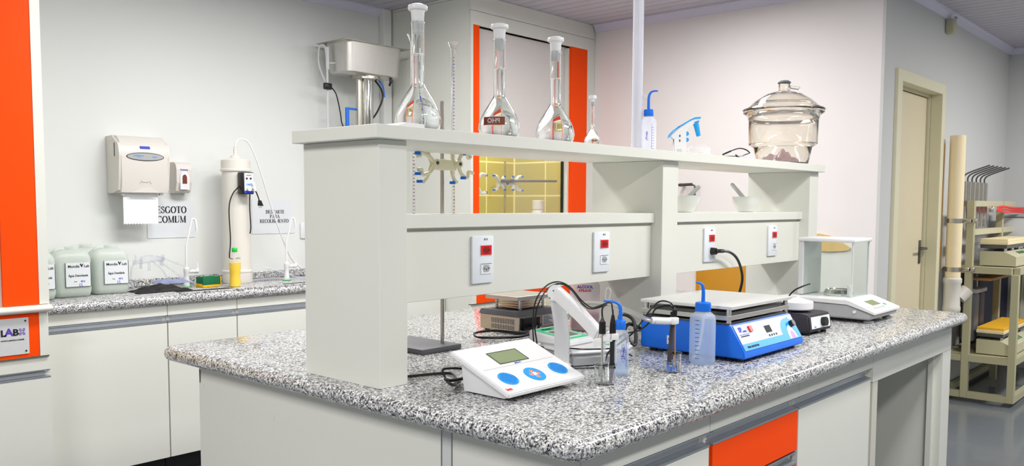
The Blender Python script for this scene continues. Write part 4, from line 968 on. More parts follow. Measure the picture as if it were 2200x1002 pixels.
# ---- mortars with pestles
def mortar(loc, label, dirx, dirz, rz):
    t = thing('mortar', label, 'mortar', loc, rz, 'porcelain mortars')
    o = [(0, .002), (.030, 0), (.033, .002), (.034, .005), (.048, .024), (.057, .045), (.060, .064), (.0615, .066)]; i = [(.058, .066), (.054, .045), (.043, .024), (.02, .010), (0, .008)]
    obj('bowl', lathe(NB(), o+i, seg=48), 'porcelain', t, ang=60)
    a = Vector((-dirx*.026, 0, .020)); b = Vector((dirx*.062, 0, .118)) if dirz else Vector((dirx*.052, 0, .098))
    bm = NB(); tube(bm, [a, a.lerp(b, .15), a.lerp(b, .5), b.lerp(a, .05), b], .009, 14, 4, rs=(.0085, .0088)); 
    bmesh.ops.create_uvsphere(bm, u_segments=16, v_segments=10, radius=.012, matrix=Matrix.Translation(a)); bmesh.ops.create_uvsphere(bm, u_segments=16, v_segments=10, radius=.0088, matrix=Matrix.Translation(b))
    p = bpy.data.objects.new('x', None); bpy.data.objects.remove(p)
    tag(obj('pestle', bm, 'porcelain', None, loc), 'porcelain pestle leaning '+('left in the far mortar' if dirx < 0 else 'right in the mortar beside the middle pillar'), 'pestle', 'porcelain pestles').rotation_euler = (0, 0, rz)
    return t
mortar((2.985, 1.75, 1.3224), 'white porcelain mortar half hidden by the middle pillar on the lower board', 1, 0, -yaw)
mortar((3.505, 1.75, 1.3224), 'white porcelain mortar in full view on the lower board, the farther one', -1, 1, -yaw)
bm = NB(); cyl(bm, (0, 0, 0), (0, -.10, .003), .010, 12); tube(bm, [(0, -.09, .0), (0, -.118, -.006), (0, -.122, -.03), (0, -.122, -.09)], .006, 10, 4); cyl(bm, (0, -.10, 0), (0, -.10, .0), .012) if False else None
g = obj('gas_outlet', bm, 'dark_steel', None, (5.12, 3.05, 1.487)); tag(g, 'dark bent pipe outlet seen on the right wall above the nearer mortar', 'pipe outlet')
bm = NB(); cyl(bm, (0, -.01, 0), (.058, -.01, 0), .012, 14); obj('wall_stub', bm, 'steel', g)

# ---- ion meter
t = thing('ion_meter', 'white desktop ion meter with sloping face and green display at the front', 'meter', (1.412, 1.272, ZI))
bm = NB(); extr(bm, [(.030, y, z) for y, z in ((.034, .004), (.165, .004), (.176, .080), (.160, .086), (.006, .016))], (.228, 0, 0)); obj('housing', bm, 'white_plastic', t, smooth=False)
bm = NB(); extr(bm, [(0, y, z) for y, z in ((-.003, .014), (.186, .0905), (.181, .1015), (-.007, .0255))], (.284, 0, 0)); bmesh.ops.bevel(bm, geom=list(bm.edges), offset=.0025, segments=2, affect='EDGES'); lid = obj('face_panel', bm, 'white_plastic', t)
SL = Vector((0, .188, .076)); LL = SL.length
f = Fr((0, -.0072, .0254), (1, 0, 0), SL); W = .284
sc = obj('display', rect(NB(), f, .298*W, .56*LL, .668*W, .815*LL, 0, .0012), 'lcd', lid, smooth=False, label='green liquid crystal display')
bm = NB(); a, b, c, d = .298*W, .56*LL, .668*W, .815*LL
for q in ((a, b, c, b+.0015), (a, d-.0015, c, d), (a, b, a+.0015, d), (c-.0015, b, c, d)): rect(bm, f, *q, .0012, .0018)
obj('display_bezel', bm, 'ink', sc, smooth=False)
bm = NB(); rect(bm, f, .06*W, .505*LL, .95*W, .509*LL, 0, .0005); obj('groove', bm, 'mid_grey', lid, smooth=False)
for (u, v, ru) in ((.185, .27, .026), (.825, .265, .026)):
    k_ = obj('keypad', disc(NB(), f, u*W, v*LL, ru, h1=.0016, n=40), 'light_blue', lid, smooth=False, label='round light blue keypad')
    bm = NB()
    for i in range(-4, 5):
        for j in range(-4, 5):
            if i*i+j*j <= 17: rect(bm, f, u*W+i*.0052-.0012, v*LL+j*.0052-.0012, u*W+i*.0052+.0012, v*LL+j*.0052+.0012, .0016, .0020)
    k_o = obj('key_print', bm, 'blue_print', k_, smooth=False); k_o['kind'] = 'stuff'
k_ = obj('keypad', disc(NB(), f, .503*W, .25*LL, .0285, h1=.0016, n=40), 'light_blue', lid, smooth=False, label='central keypad with four orange keys')
bm = NB(); rect(bm, f, .503*W-.012, .25*LL-.0045, .503*W+.012, .25*LL+.0045, .0016, .0019); rect(bm, f, .503*W-.0045, .25*LL-.012, .503*W+.0045, .25*LL-.0046, .0016, .0019); rect(bm, f, .503*W-.0045, .25*LL+.0046, .503*W+.0045, .25*LL+.012, .0016, .0019); obj('cross_print', bm, 'white_plastic', k_, smooth=False)
for du, dv in ((-.0115, 0), (.0115, 0), (0, -.0115), (0, .0115)):
    q = obj('key', disc(NB(), f, .503*W+du, .25*LL+dv, .0058, h0=.0016, h1=.0024, n=20), 'white_plastic', k_, smooth=False)
    bm = NB(); ring(bm, f, .503*W+du, .25*LL+dv, .0048, .0048, .0024, .0024, .0028, 16); obj('key_ring', bm, 'orange', k_, smooth=False)
text('lettering', 'pHG M', f, .50*W, .535*LL, .0075, 'blue_print', lid); text('lettering', 'ion', f, .060*W, .085*LL, .0150, 'red', lid, bold=.0003)
bm = NB(); tube(bm, [(.10, .176, .03), (.04, .215, .02), (.0, .20, .032), (-.002, .175, .022), (.05, .215, .010), (.13, .30, .006), (.15, .345, .0045), (.10, .375, .004), (.03, .40, .004), (-.05, .46, .004), (-.055, .62, .004)], .0036, 8, 6); tube(bm, [(.06, .18, .05), (.0, .205, .055), (-.006, .185, .03), (.03, .21, .012), (.09, .24, .006)], .0028, 7, 6); obj('cord', bm, 'black', t)

# ---- pH meter with green display, electrode arm
t = thing('ph_meter', 'grey and white pH meter with green-framed display behind the jointed electrode stand', 'meter', (1.868, 1.445, ZI), R(-18))
def rounded(bm, pts, z0, z1, bev):
    extr(bm, [(x_, y_, z0) for x_, y_ in pts], (0, 0, z1-z0)); bmesh.ops.bevel(bm, geom=[e for e in bm.edges if abs(e.verts[0].co.z-e.verts[1].co.z) > 1e-5 or e.verts[0].co.z > z1-1e-4], offset=bev, segments=3, affect='EDGES')
bm = NB(); rounded(bm, [(0, 0), (.10, -.018), (.20, -.012), (.25, .03), (.25, .10), (.21, .17), (.05, .20), (-.01, .17)], .003, .034, .010); obj('base', bm, 'mid_grey', t)
bm = NB(); rounded(bm, [(.002, .004), (.10, -.013), (.196, -.008), (.243, .032), (.243, .10), (.205, .165), (.05, .195), (-.006, .165)], .0345, .046, .008); obj('top_cover', bm, 'white_plastic', t)
bm = NB(); pts = [(-.012, .045), (-.012, .066), (.165, .082), (.165, .045)]
g = Fr((.03, .05, .047), (math.cos(R(18)), math.sin(R(18)), 0), (0, 0, 1))
hd = NB(); extr(hd, [g(a, b-.045+.0, 0) for a, b in ((-.005, .045), (-.005, .062), (.118, .062), (.118, .045))], g.N*-.150)
# slope the housing towards the front
for v in hd.verts:
    if v.co.z > .058: v.co.z += .018*((v.co-g.O).dot(-g.N)/.150)
bmesh.ops.bevel(hd, geom=list(hd.edges), offset=.004, segments=2, affect='EDGES'); h_ = obj('display_housing', hd, 'white_plastic', t)
fv = Vector(-g.N*.150)+Vector((0, 0, .018)); f = Fr(g(-.005, .0172, 0), g.U, fv)
q = obj('display_frame', rect(NB(), f, .008, .014, .112, .140, 0, .0009), 'green_print', h_, smooth=False, label='green printed frame around the display')
obj('display_margin', rect(NB(), f, .020, .026, .100, .110, .0009, .0013), 'light_grey', q, smooth=False)
obj('display', rect(NB(), f, .026, .036, .094, .100, .0013, .0019), 'lcd_dark', q, smooth=False)
text('lettering', 'Micode', f, .050, .125, .014, 'ink', q, h=.0011, bold=.0005)
bm = NB(); f = Fr((.16, .015, .0464), (math.cos(R(18)), math.sin(R(18)), 0), (-math.sin(R(18)), math.cos(R(18)), 0))
for a, b in ((0, 0), (.026, 0), (.0, .022), (.026, .022), (.05, .01)): disc(bm, f, a, b, .008, .0045, h1=.0012, n=16)
obj('key_print', bm, 'green_print', t, smooth=False)
bm = NB(); tube(bm, [(-.035, .03, .055), (.02, -.02, .052), (.08, -.025, .048), (.14, -.03, .043), (.19, -.03, .02)], .0022, 7, 6); tube(bm, [(-.06, .12, .03), (-.03, .1, .045), (-.06, .06, .035), (-.09, .1, .02)], .0028, 7, 6); tube(bm, [(-.02, -.03, .004), (.04, -.05, .003), (.09, -.045, .003), (.13, -.055, .003)], .0022, 7, 6)
obj('cord', bm, 'black', t)

t = thing('jointed_stand', 'white jointed electrode stand standing behind the ion meter', 'stand', (1.850, 1.470, ZI))
A0, A1, A2 = Vector((.007, 0, .006)), Vector((-.022, 0, .208)), Vector((-.050, -.165, .116))
def beam(bm, a, b, w0, w1, d, side, bow=0, n=8):
    """flat tapered beam, w across, d along side"""
    ax = (b-a).normalized(); sd = Vector(side).normalized(); wd = ax.cross(sd).normalized(); rings = []
    for k_ in range(n+1):
        q = k_/n; c = a.lerp(b, q)+wd*bow*math.sin(math.pi*q); w_ = (w0+(w1-w0)*q)/2
        rings.append([bm.verts.new(c+wd*i*w_+sd*j*d/2) for i, j in ((-1, -1), (1, -1), (1, 1), (-1, 1))])
    for r0, r1 in zip(rings, rings[1:]):
        for k_ in range(4): bm.faces.new((r0[k_], r0[(k_+1) % 4], r1[(k_+1) % 4], r1[k_]))
    bm.faces.new(rings[0][::-1]); bm.faces.new(rings[-1])
    bmesh.ops.bevel(bm, geom=[e for e in bm.edges], offset=.0025, segments=2, affect='EDGES', clamp_overlap=True)
fwd = Vector((math.sin(yaw), math.cos(yaw), 0))
bm = NB(); beam(bm, A0, A1, .044, .038, .022, fwd, -.009); obj('lower_arm', bm, 'white_plastic', t)
bm = NB(); beam(bm, A1+Vector((.0, 0, .004)), A2, .035, .031, .030, Vector((1, .35, .2)), .004); u = obj('upper_arm', bm, 'white_plastic', t)
bm = NB(); c = A1-fwd*.014; cyl(bm, c+fwd*.028, c, .022, 24)
obj('joint', bm, 'white_plastic', t)
bm = NB()
for dx, dz in ((-.006, .008), (.0, -.006), (-.016, -.012)): cyl(bm, c+rt*dx+Vector((0, 0, dz)), c+rt*dx+Vector((0, 0, dz))-fwd*.001, .0018, 10)
obj('screw', bm, 'ink', t)
obj('foot', lathe(NB(), [(0, 0), (.032, 0), (.032, .008), (.022, .014), (0, .014)], seg=32), 'white_plastic', t)
# electrodes hanging into the first beaker
E1, E2 = Vector((1.737, 1.235, 0)), Vector((1.757, 1.222, 0))
t = thing('electrode_holder', 'white electrode holder at the tip of the arm above the nearer beaker', 'holder', (1.750, 1.232, 1.018), -yaw)
bm = NB(); box(bm, -.018, .006, -.008, .012, -.008, .012, .002); box(bm, -.002, .022, -.008, .016, -.004, .012, .002); obj('clip', bm, 'white_plastic', t)
bm = NB(); box(bm, -.016, -.010, -.004, .004, -.062, -.0082, .001); box(bm, .0115, .018, -.004, .004, -.062, -.0082, .001); obj('guard_strip', bm, 'bottle_plastic', t)
obj('clip_arm', tube(NB(), [(-.002, .012, .0), (.0, .04, .005), (.02, .06, .008)], .006, 8, 4), 'white_plastic', t)
t = thing('temperature_probe', 'thin metal temperature probe with a black head in the nearer beaker', 'probe', (1.733, 1.243, ZI), 0, 'probes')
bm = NB(); cyl(bm, (0, 0, .006), (0, 0, .132), .0024, 12); obj('rod', bm, 'steel', t)
bm = NB(); cyl(bm, (0, 0, .130), (0, 0, .160), .0088, 18, .0082); cyl(bm, (0, 0, .160), (0, 0, .172), .0065, 14, .002); obj('head', bm, 'black', t)
bm = NB(); tube(bm, [(0.000, 0.000, 0.168), (0.002, 0.002, 0.192), (0.024, 0.007, 0.200), (0.049, 0.027, 0.194), (0.071, 0.087, 0.178), (0.087, 0.127, 0.186), (0.115, 0.187, 0.218), (0.117, 0.227, 0.232), (0.089, 0.247, 0.220), (0.058, 0.257, 0.177), (0.056, 0.267, 0.119), (0.077, 0.277, 0.064), (0.109, 0.317, 0.035), (0.147, 0.357, 0.025)], .0021, 7, 8); obj('cable', bm, 'black', t)
t = thing('ph_electrode', 'black pH electrode held by the white clip in the nearer beaker', 'electrode', (1.757, 1.228, ZI), 0, 'probes')
bm = NB(); cyl(bm, (0, 0, .042), (0, 0, .112), .0066, 18); cyl(bm, (0, 0, .040), (0, 0, .045), .0085, 18); obj('shaft', bm, 'black_matte', t)
bm = NB(); lathe(bm, [(0, .004), (.008, .004), (.008, .040), (.0088, .042), (.0088, .034), (.0068, .034), (.0068, .006), (0, .006)], seg=20); obj('storage_cap', bm, 'clear_plastic', t)
bm = NB(); cyl(bm, (0, 0, .007), (0, 0, .038), .0050, 14); obj('bulb', bm, 'dark_grey', t)
bm = NB(); cyl(bm, (0, 0, .131), (0, 0, .155), .0085, 18, .0075); cyl(bm, (0, 0, .155), (0, 0, .176), .0075, 14, .0035); obj('head', bm, 'black', t)
bm = NB(); tube(bm, [(0.000, 0.000, 0.172), (0.000, 0.002, 0.192), (0.017, 0.022, 0.204), (0.033, 0.072, 0.188), (0.051, 0.107, 0.182), (0.069, 0.152, 0.196), (0.085, 0.202, 0.226), (0.083, 0.242, 0.238), (0.053, 0.262, 0.226), (0.022, 0.272, 0.185), (0.024, 0.282, 0.119), (0.049, 0.302, 0.055), (0.093, 0.372, 0.030)], .0021, 7, 8); obj('cable', bm, 'black', t)

def beaker(loc, label, r, h, wl):
    t = thing('beaker', label, 'beaker', loc, 0, 'small glass beakers')
    bm = NB(); lathe(bm, [(0, .0015), (r*.8, 0), (r, .004), (r, h-.003), (r+.0025, h), (r+.0015, h+.0008), (r-.0015, h-.003), (r-.0015, .005), (r*.8, .002), (0, .0028)], seg=40)
    for v in bm.verts:
        if v.co.z > h-.008:
            a = math.atan2(v.co.y, v.co.x)-R(200); a = (a+math.pi) % (2*math.pi)-math.pi
            v.co *= 1+.12*math.exp(-(a/.28)**2) if abs(v.co.z) > 0 else 1; v.co.z = min(v.co.z, h+.001)
    obj('glass_wall', bm, 'lab_glass', t, ang=60)
    if wl: obj('water', lathe(NB(), [(0, .0032), (r*.8, .0030), (r-.0019, .0055), (r-.0019, wl), (0, wl)], seg=40), 'water', t, ang=60)
    return t
beaker((1.752, 1.247, ZI), 'small glass beaker right of the ion meter with two probes standing in it', .0265, .050, 0)
beaker((2.006, 1.205, ZI), 'small glass beaker of water between the two counter wash bottles', .0235, .052, .030)

# ---- gooseneck with clip and second electrode
t = thing('gooseneck_stand', 'silver flexible gooseneck stand with a white clip curving to the second beaker', 'stand', (2.07, 1.64, ZI))
bm = NB(); P = [(0, 0, .012), (-.02, -.02, .07), (-.05, -.08, .135), (-.09, -.14, .163), (-.106, -.24, .171), (-.138, -.34, .165), (-.158, -.41, .150), (-.150, -.435, .145)]
tube(bm, P, .0058, 12, 8); obj('flexible_tube', bm, 'steel_satin', t)
obj('foot', lathe(NB(), [(0, 0), (.03, 0), (.03, .010), (.012, .016), (0, .016)], seg=28), 'white_plastic', t)
c = thing('x', 'x', 'x'); bpy.data.objects.remove(c)
bm = NB(); tube(bm, [(-.155, -.425, .148), (-.135, -.44, .146), (-.115, -.445, .144), (-.098, -.448, .143)], .0095, 12, 3); box(bm, -.106, -.078, -.462, -.440, .134, .152, .003); obj('clip', bm, 'white_plastic', t)
t = thing('ph_electrode', 'dark electrode with a black cable dipping into the beaker beside the big wash bottle', 'electrode', (1.990, 1.197, ZI), 0, 'probes')
bm = NB(); tube(bm, [(-.007, .004, .030), (.0, 0, .150)], .0060, 16); obj('shaft', bm, 'charcoal', t)
bm = NB(); tube(bm, [(.008, -.004, .020), (.006, -.004, .135)], .0018, 8); obj('glass_rod', bm, 'amber', t)
bm = NB(); cyl(bm, (.004, -.002, .134), (.006, -.002, .170), .0070, 16); cyl(bm, (.006, -.002, .170), (.006, -.002, .178), .005, 12, .002); cyl(bm, (-.004, 0, .15), (-.003, 0, .166), .005, 12); obj('head', bm, 'black', t)
bm = NB(); tube(bm, [(.006, 0, .174), (.0, .01, .190), (-.02, .03, .192), (-.04, .05, .165), (-.075, .07, .115), (-.105, .09, .088), (-.12, .12, .06), (-.11, .14, .03)], .0022, 7, 8); tube(bm, [(.006, 0, .172), (-.004, .01, .182), (-.025, .04, .17), (-.03, .05, .14), (-.05, .07, .115), (-.10, .09, .105), (-.14, .1, .085)], .0022, 7, 8); obj('cable', bm, 'black', t)

# ---- blue platform shaker
t = thing('platform_shaker', 'blue platform shaker with a steel tray on posts and printed front panel', 'shaker', (2.243, 1.113, ZI))
W, D = .405, .350
bm = NB(); extr(bm, [(0, y, z) for y, z in ((0, .012), (D, .012), (D, .105), (.048, .105), (.002, .030))], (W, 0, 0)); bmesh.ops.bevel(bm, geom=list(bm.edges), offset=.003, segments=2, affect='EDGES'); hb = obj('housing', bm, 'blue_paint', t)
for a in (.03, W-.03):
    for b in (.03, D-.03): obj('foot', cyl(NB(), (a, b, 0), (a, b, .013), .012, 14), 'black', t)
f = Fr((0, .0014, .0305), (1, 0, 0), (0, .046, .075)); PL = math.hypot(.046, .075)
fp = obj('front_panel', rect(NB(), f, .012, .004, W-.008, PL-.004, 0, .0010), 'panel_silver', hb, smooth=False, label='silver printed control panel')
U = lambda u: .012+u*(W-.020); VV = lambda v: (PL-.004)-v*(PL-.008)
bm = NB(); rect(bm, f, U(0), VV(1), U(1), VV(.74), .0010, .0013)
poly(bm, f, [(U(.70), VV(.741))]+[(U(.86)+(U(.16)-U(0))*math.cos(R(a)), VV(.741)+.050*math.sin(R(a))) for a in range(180, -1, -15) if U(.86)+(U(.16)-U(0))*math.cos(R(a)) <= U(1)]+[(U(1), VV(.741))], .0010, .0013); obj('blue_swoosh', bm, 'light_blue', fp, smooth=False)
bm = NB(); poly(bm, f, [(U(.86)+.026*math.cos(R(a)), VV(.97)+.043*math.sin(R(a))) for a in range(0, 181, 15)], .0013, .0016); w_ = obj('white_arc', bm, 'white_plastic', fp, smooth=False)
obj('pink_arc', poly(NB(), f, [(U(.865)+.015*math.cos(R(a)), VV(.97)+.025*math.sin(R(a))) for a in range(0, 181, 15)], .0016, .0019), 'pink', fp, smooth=False)
text('lettering', 'SP', f, U(.072), VV(.20), .020, 'blue_print', fp, h=.0012, bold=.0008); text('lettering', 'LABOR', f, U(.13), VV(.28), .007, 'blue_print', fp, h=.0012, bold=.0003)
bm = NB(); rect(bm, f, U(.03), VV(.40), U(.18), VV(.38), .0010, .0013); obj('underline', bm, 'blue_print', fp, smooth=False); text('lettering', 'INDUSTRIA BRASILEIRA', f, U(.105), VV(.46), .0050, 'ink', fp, h=.0012)
text('lettering', 'MESA AGITADORA', f, U(.15), VV(.885), .0085, 'ink', fp, h=.0015, bold=.0002)
bm = NB(); rect(bm, f, U(.20), VV(.34), U(.245), VV(.12), .0010, .006); obj('power_switch', bm, 'red', fp, smooth=False)
bm = NB(); rect(bm, f, U(.455), VV(.52), U(.555), VV(.24), .0010, .0016)
for k_ in range(4): rect(bm, f, U(.47+k_*.04), VV(.68), U(.49+k_*.04), VV(.60), .0010, .0014)
obj('display', bm, 'ink', fp, smooth=False)
obj('speed_knob', cyl(NB(), f(U(.915), VV(.40), .001), f(U(.915), VV(.40), .014), .0105, 20), 'black', fp)
bm = NB(); disc(bm, f, U(.90), VV(.12), .002, h0=.001, h1=.0014); disc(bm, f, U(.92), VV(.66), .002, h0=.0013, h1=.0017); obj('dial_mark', bm, 'ink', fp, smooth=False)
fs = Fr((-.0002, .30, .03), (0, -1, 0), (0, 0, 1)); s_ = obj('side_sticker', rect(NB(), fs, .045, 0, .062, .026, 0, .0006), 'paper', hb, smooth=False)
bm = NB(); disc(bm, fs, .0535, .015, .004, h0=.0006, h1=.0009); obj('sticker_print', bm, 'blue_print', s_, smooth=False)
bm = NB(); box(bm, .004, W-.004, .052, D-.004, .1045, .112, .002); obj('top_cover', bm, 'dark_steel', t)
bm = NB(); box(bm, 0, W-.002, .050, D, .118, .132, .0015); tr = obj('lower_tray', bm, 'steel_satin', t, smooth=False)
bm = NB(); box(bm, 0, W-.002, .042, D+.002, .150, .160, .0015); tr = obj('upper_platform', bm, 'platform_steel', t, smooth=False)
bm = NB(); box(bm, .02, W-.02, .06, D-.02, .132, .140, .0); obj('drive_plate', bm, 'dark_steel', t, smooth=False)
for a in (.012, W-.014):
    for b in (.058, D-.012): obj('post', cyl(NB(), (a, b, .105), (a, b, .151), .0075, 16), 'chrome', t)
bm = NB(); tube(bm, [(.02, D+.003, .06), (-.02, D+.03, .08), (-.045, D+.03, .05), (-.03, D, .02), (-.01, D+.02, .09), (-.03, D+.05, .11), (-.055, D+.04, .09), (-.04, D+.02, .04), (.0, D+.04, .012)], .0055, 8, 8); obj('cord', bm, 'black', t)

# ---- magnetic stirrer with white bowl
t = thing('magnetic_stirrer', 'black magnetic stirrer with a round white hot plate between shaker and balance', 'stirrer', (2.880, 1.188, ZI), R(-3))
bm = NB(); extr(bm, [(0, y, z) for y, z in ((0, .014), (.02, .006), (.17, .006), (.17, .070), (.035, .074), (.008, .068))], (.172, 0, 0)); bmesh.ops.bevel(bm, geom=list(bm.edges), offset=.005, segments=2, affect='EDGES'); obj('housing', bm, 'charcoal', t)
f = Fr((0, -.0006, .0145), (1, 0, 0), (0, .008, .054)); fp = obj('front_label', rect(NB(), f, .014, .008, .158, .049, 0, .0010), 'paper', t, smooth=False)
obj('speed_knob', cyl(NB(), f(.100, .028, .001), f(.100, .028, .016), .016, 20), 'black', t); text('lettering', 'Even', f, .04, .014, .007, 'blue_print', fp, h=.0012)
for a, b in ((.02, .02), (.145, .02), (.02, .15), (.145, .15)): obj('foot', cyl(NB(), (a, b, 0), (a, b, .007), .010, 12), 'black', t)
obj('neck', cyl(NB(), (.082, .085, .070), (.082, .085, .083), .035, 24), 'black', t)
obj('hot_plate', lathe(NB(), [(0, .082), (.052, .082), (.0545, .085), (.0545, .108), (.052, .111), (.020, .120), (.006, .124), (.004, .129), (0, .130)], .072, .085, 40), 'white_plastic', t)

# ---- analytical balance
t = thing('analytical_balance', 'analytical balance with a glass draught shield near the far end of the worktop', 'balance', (3.335, 1.133, ZI))
bm = NB(); extr(bm, [(0, y, z) for y, z in ((0.012, .014), (.38, .014), (.38, .070), (.10, .070), (.0, .034))], (.285, 0, 0)); bmesh.ops.bevel(bm, geom=[e for e in bm.edges], offset=.005, segments=2, affect='EDGES'); obj('base', bm, 'mid_grey', t)
bm = NB(); extr(bm, [(-.002, y, z) for y, z in ((-.006, .034), (.10, .0705), (.382, .0705), (.382, .084), (.105, .086), (.090, .082), (-.008, .046))], (.289, 0, 0)); bmesh.ops.bevel(bm, geom=[e for e in bm.edges], offset=.0025, segments=2, affect='EDGES'); tp = obj('top_cover', bm, 'white_plastic', t)
f = Fr((-.002, -.0082, .0462), (1, 0, 0), (0, .098, .036))
fp = obj('control_panel', rect(NB(), f, .03, .008, .26, .094, 0, .0022), 'white_plastic', tp, smooth=False)
obj('display', rect(NB(), f, .085, .042, .175, .080, .0022, .0030), 'lcd', fp, smooth=False); bm = NB(); disc(bm, f, .20, .036, .012, .008, .0022, .0030); obj('green_key', bm, 'green_print', fp, smooth=False)
bm = NB(); 
for k_ in range(4): rect(bm, f, .05+k_*.03, .018, .068+k_*.03, .028, .0022, .0027)
obj('key_print', bm, 'mid_grey', fp, smooth=False)
for a, b in ((.04, .03), (.25, .03), (.04, .34), (.25, .34)): obj('levelling_foot', lathe(NB(), [(0, 0), (.019, 0), (.019, .007), (.008, .009), (.008, .016), (0, .016)], a, b, 20), 'mid_grey', t)
obj('side_lock', cyl(NB(), (-.001, .07, .042), (-.006, .07, .042), .006, 12), 'white_plastic', t)
bx0, bx1, by0, by1, z0, z1 = .082, .262, .112, .312, .0865, .305
bm = NB(); box(bm, bx0-.008, bx1+.008, by0-.008, by1+.024, z1, z1+.016, .005); obj('shield_roof', bm, 'white_plastic', t)
bm = NB()
for a, b in ((bx0, by0), (bx1-.006, by0)): box(bm, a, a+.006, b, b+.006, z0, z1)
obj('front_post', bm, 'light_grey', t, smooth=False)
bm = NB(); box(bm, bx0-.004, bx1+.004, by1, by1+.022, z0, z1, .004); obj('rear_column', bm, 'light_grey', t, smooth=False)
obj('front_glass', box(NB(), bx0+.007, bx1-.007, by0+.001, by0+.004, z0+.001, z1-.001), 'shield_glass', t, smooth=False)
obj('side_glass', box(NB(), bx0+.001, bx0+.004, by0+.007, by1-.001, z0+.001, z1-.001), 'shield_glass', t, smooth=False)
obj('side_glass', box(NB(), bx1-.004, bx1-.001, by0+.007, by1-.001, z0+.001, z1-.001), 'shield_glass', t, smooth=False)
obj('weighing_pan', lathe(NB(), [(0, .086), (.056, .086), (.058, .094), (.050, .110), (.046, .110), (.044, .107), (0, .107)], .172, .20, 40), 'chrome', t)
obj('pan_pin', box(NB(), .112, .124, .132, .144, .0865, .132, .003), 'white_plastic', t)
bm = NB(); tube(bm, [(-.02, .36, .012), (-.10, .33, .02), (-.20, .25, .10), (-.215, .22, .13), (-.19, .20, .145), (-.12, .20, .15)], .003, 7, 6); obj('cord', bm, 'black', t)

# ---- block heater (shaker plate) behind
t = thing('block_heater', 'stainless digestion heater with a raised steel plate behind the jointed electrode stand', 'heater', (2.208, 1.934, ZI)); t.scale = (1, .79, 1)
bm = NB(); box(bm, 0, .215, 0, .235, .008, .062, .002); hb = obj('housing', bm, 'steel', t, smooth=False)
bm = NB()
for k_ in range(14): box(bm, -.0008, .0002, .03+k_*.010, .034+k_*.010, .034, .052); box(bm, -.0008, .0002, .03+k_*.010, .034+k_*.010, .014, .030)
g_ = obj('vent_slots', bm, 'dark_grey', hb, smooth=False)
bm = NB(); extr(bm, [(-.004, y, z) for y, z in ((-.004, .0622), (.239, .0622), (.225, .080), (.012, .080))], (.223, 0, 0)); obj('top_shroud', bm, 'dark_grey', t, smooth=False)
for k_, z in enumerate((.086, .095, .104)): obj('fin_plate', box(NB(), .038, .178, .045, .19, z, z+.003), 'steel', t, smooth=False)
for a in (.045, .17):
    for b in (.045, .185): obj('post', cyl(NB(), (a, b, .078), (a, b, .118), .006, 12), 'chrome', t)
obj('top_plate', box(NB(), .010, .205, .02, .215, .116, .130, .0015), 'steel_satin', t, smooth=False)
f = Fr((.0, -.0006, .0), (1, 0, 0), (0, 0, 1)); bm = NB(); rect(bm, f, .015, .014, .10, .056, 0, .012); obj('socket_block', bm, 'black', hb, smooth=False)
lb_ = obj('data_label', rect(NB(), f, .125, .022, .185, .058, 0, .0006), 'paper', hb, smooth=False); bm = NB()
for k_ in range(6): rect(bm, f, .13, .026+k_*.0052, .18-(k_ % 3)*.01, .028+k_*.0052, .0006, .0009)
obj('label_print', bm, 'ink', lb_, smooth=False)
for a in (.02, .195):
    for b in (.02, .215): obj('foot', cyl(NB(), (a, b, 0), (a, b, .009), .010, 12), 'black', t)
bm = NB(); tube(bm, [(.08, -.012, .03), (.04, -.05, .02), (-.04, -.07, .008), (-.12, -.05, .010), (-.18, .02, .012), (-.16, .07, .02), (-.08, .06, .02), (-.02, .0, .012), (.02, -.05, .010), (.06, -.06, .022), (.10, -.02, .03)], .0045, 8, 8); obj('cord', bm, 'black', t)

# ---- wrapped package behind the arm
t = thing('wrapped_bottle', 'plastic-wrapped bottle with red and blue print behind the jointed electrode stand', 'bottle', (2.470, 1.850, ZI), -yaw)
obj('wrapping', lathe(NB(), [(0, 0), (.046, 0), (.053, .008), (.054, .06), (.051, .085), (.054, .11), (.054, .160), (.045, .178), (.018, .190), (0, .190)], seg=36), 'wrap_film', t)
obj('contents', lathe(NB(), [(0, .004), (.046, .004), (.049, .012), (.049, .066), (0, .066)], seg=36), 'pink_contents', t, label='dark pink contents in the lower half')
f = Fr((0, -.0546, 0), (1, 0, 0), (0, 0, 1)); 
text('lettering', 'ALCOOL', f, -.004, .160, .014, 'blue_print', t, bold=.0006); text('lettering', 'ETILICO', f, -.004, .147, .012, 'red', t, bold=.0005)

# ================================================================ BEYOND THE ISLAND
tag(obj('leaning_board', box(NB(), -.018, 0, 0, .40, 0, 1.16, .003), 'ochre_board', None, (5.176, 2.53, .001)), 'ochre yellow board leaning on the right wall, seen under the shelf', 'board')
bm = NB(); extr(bm, [(0, a, b) for a, b in ((1.903, 1.100), (1.906, 1.088), (1.935, 1.081), (1.975, 1.077), (2.031, 1.073), (2.11, 1.074), (2.19, 1.085), (2.19, 1.150), (2.10, 1.181), (2.03, 1.170), (1.985, 1.150))], (.012, 0, 0))
tag(obj('plywood_panel', bm, 'plywood', None, (5.165, 0, 0), smooth=False), 'pale plywood panel with a curved lower edge on the wall behind the balance', 'board')

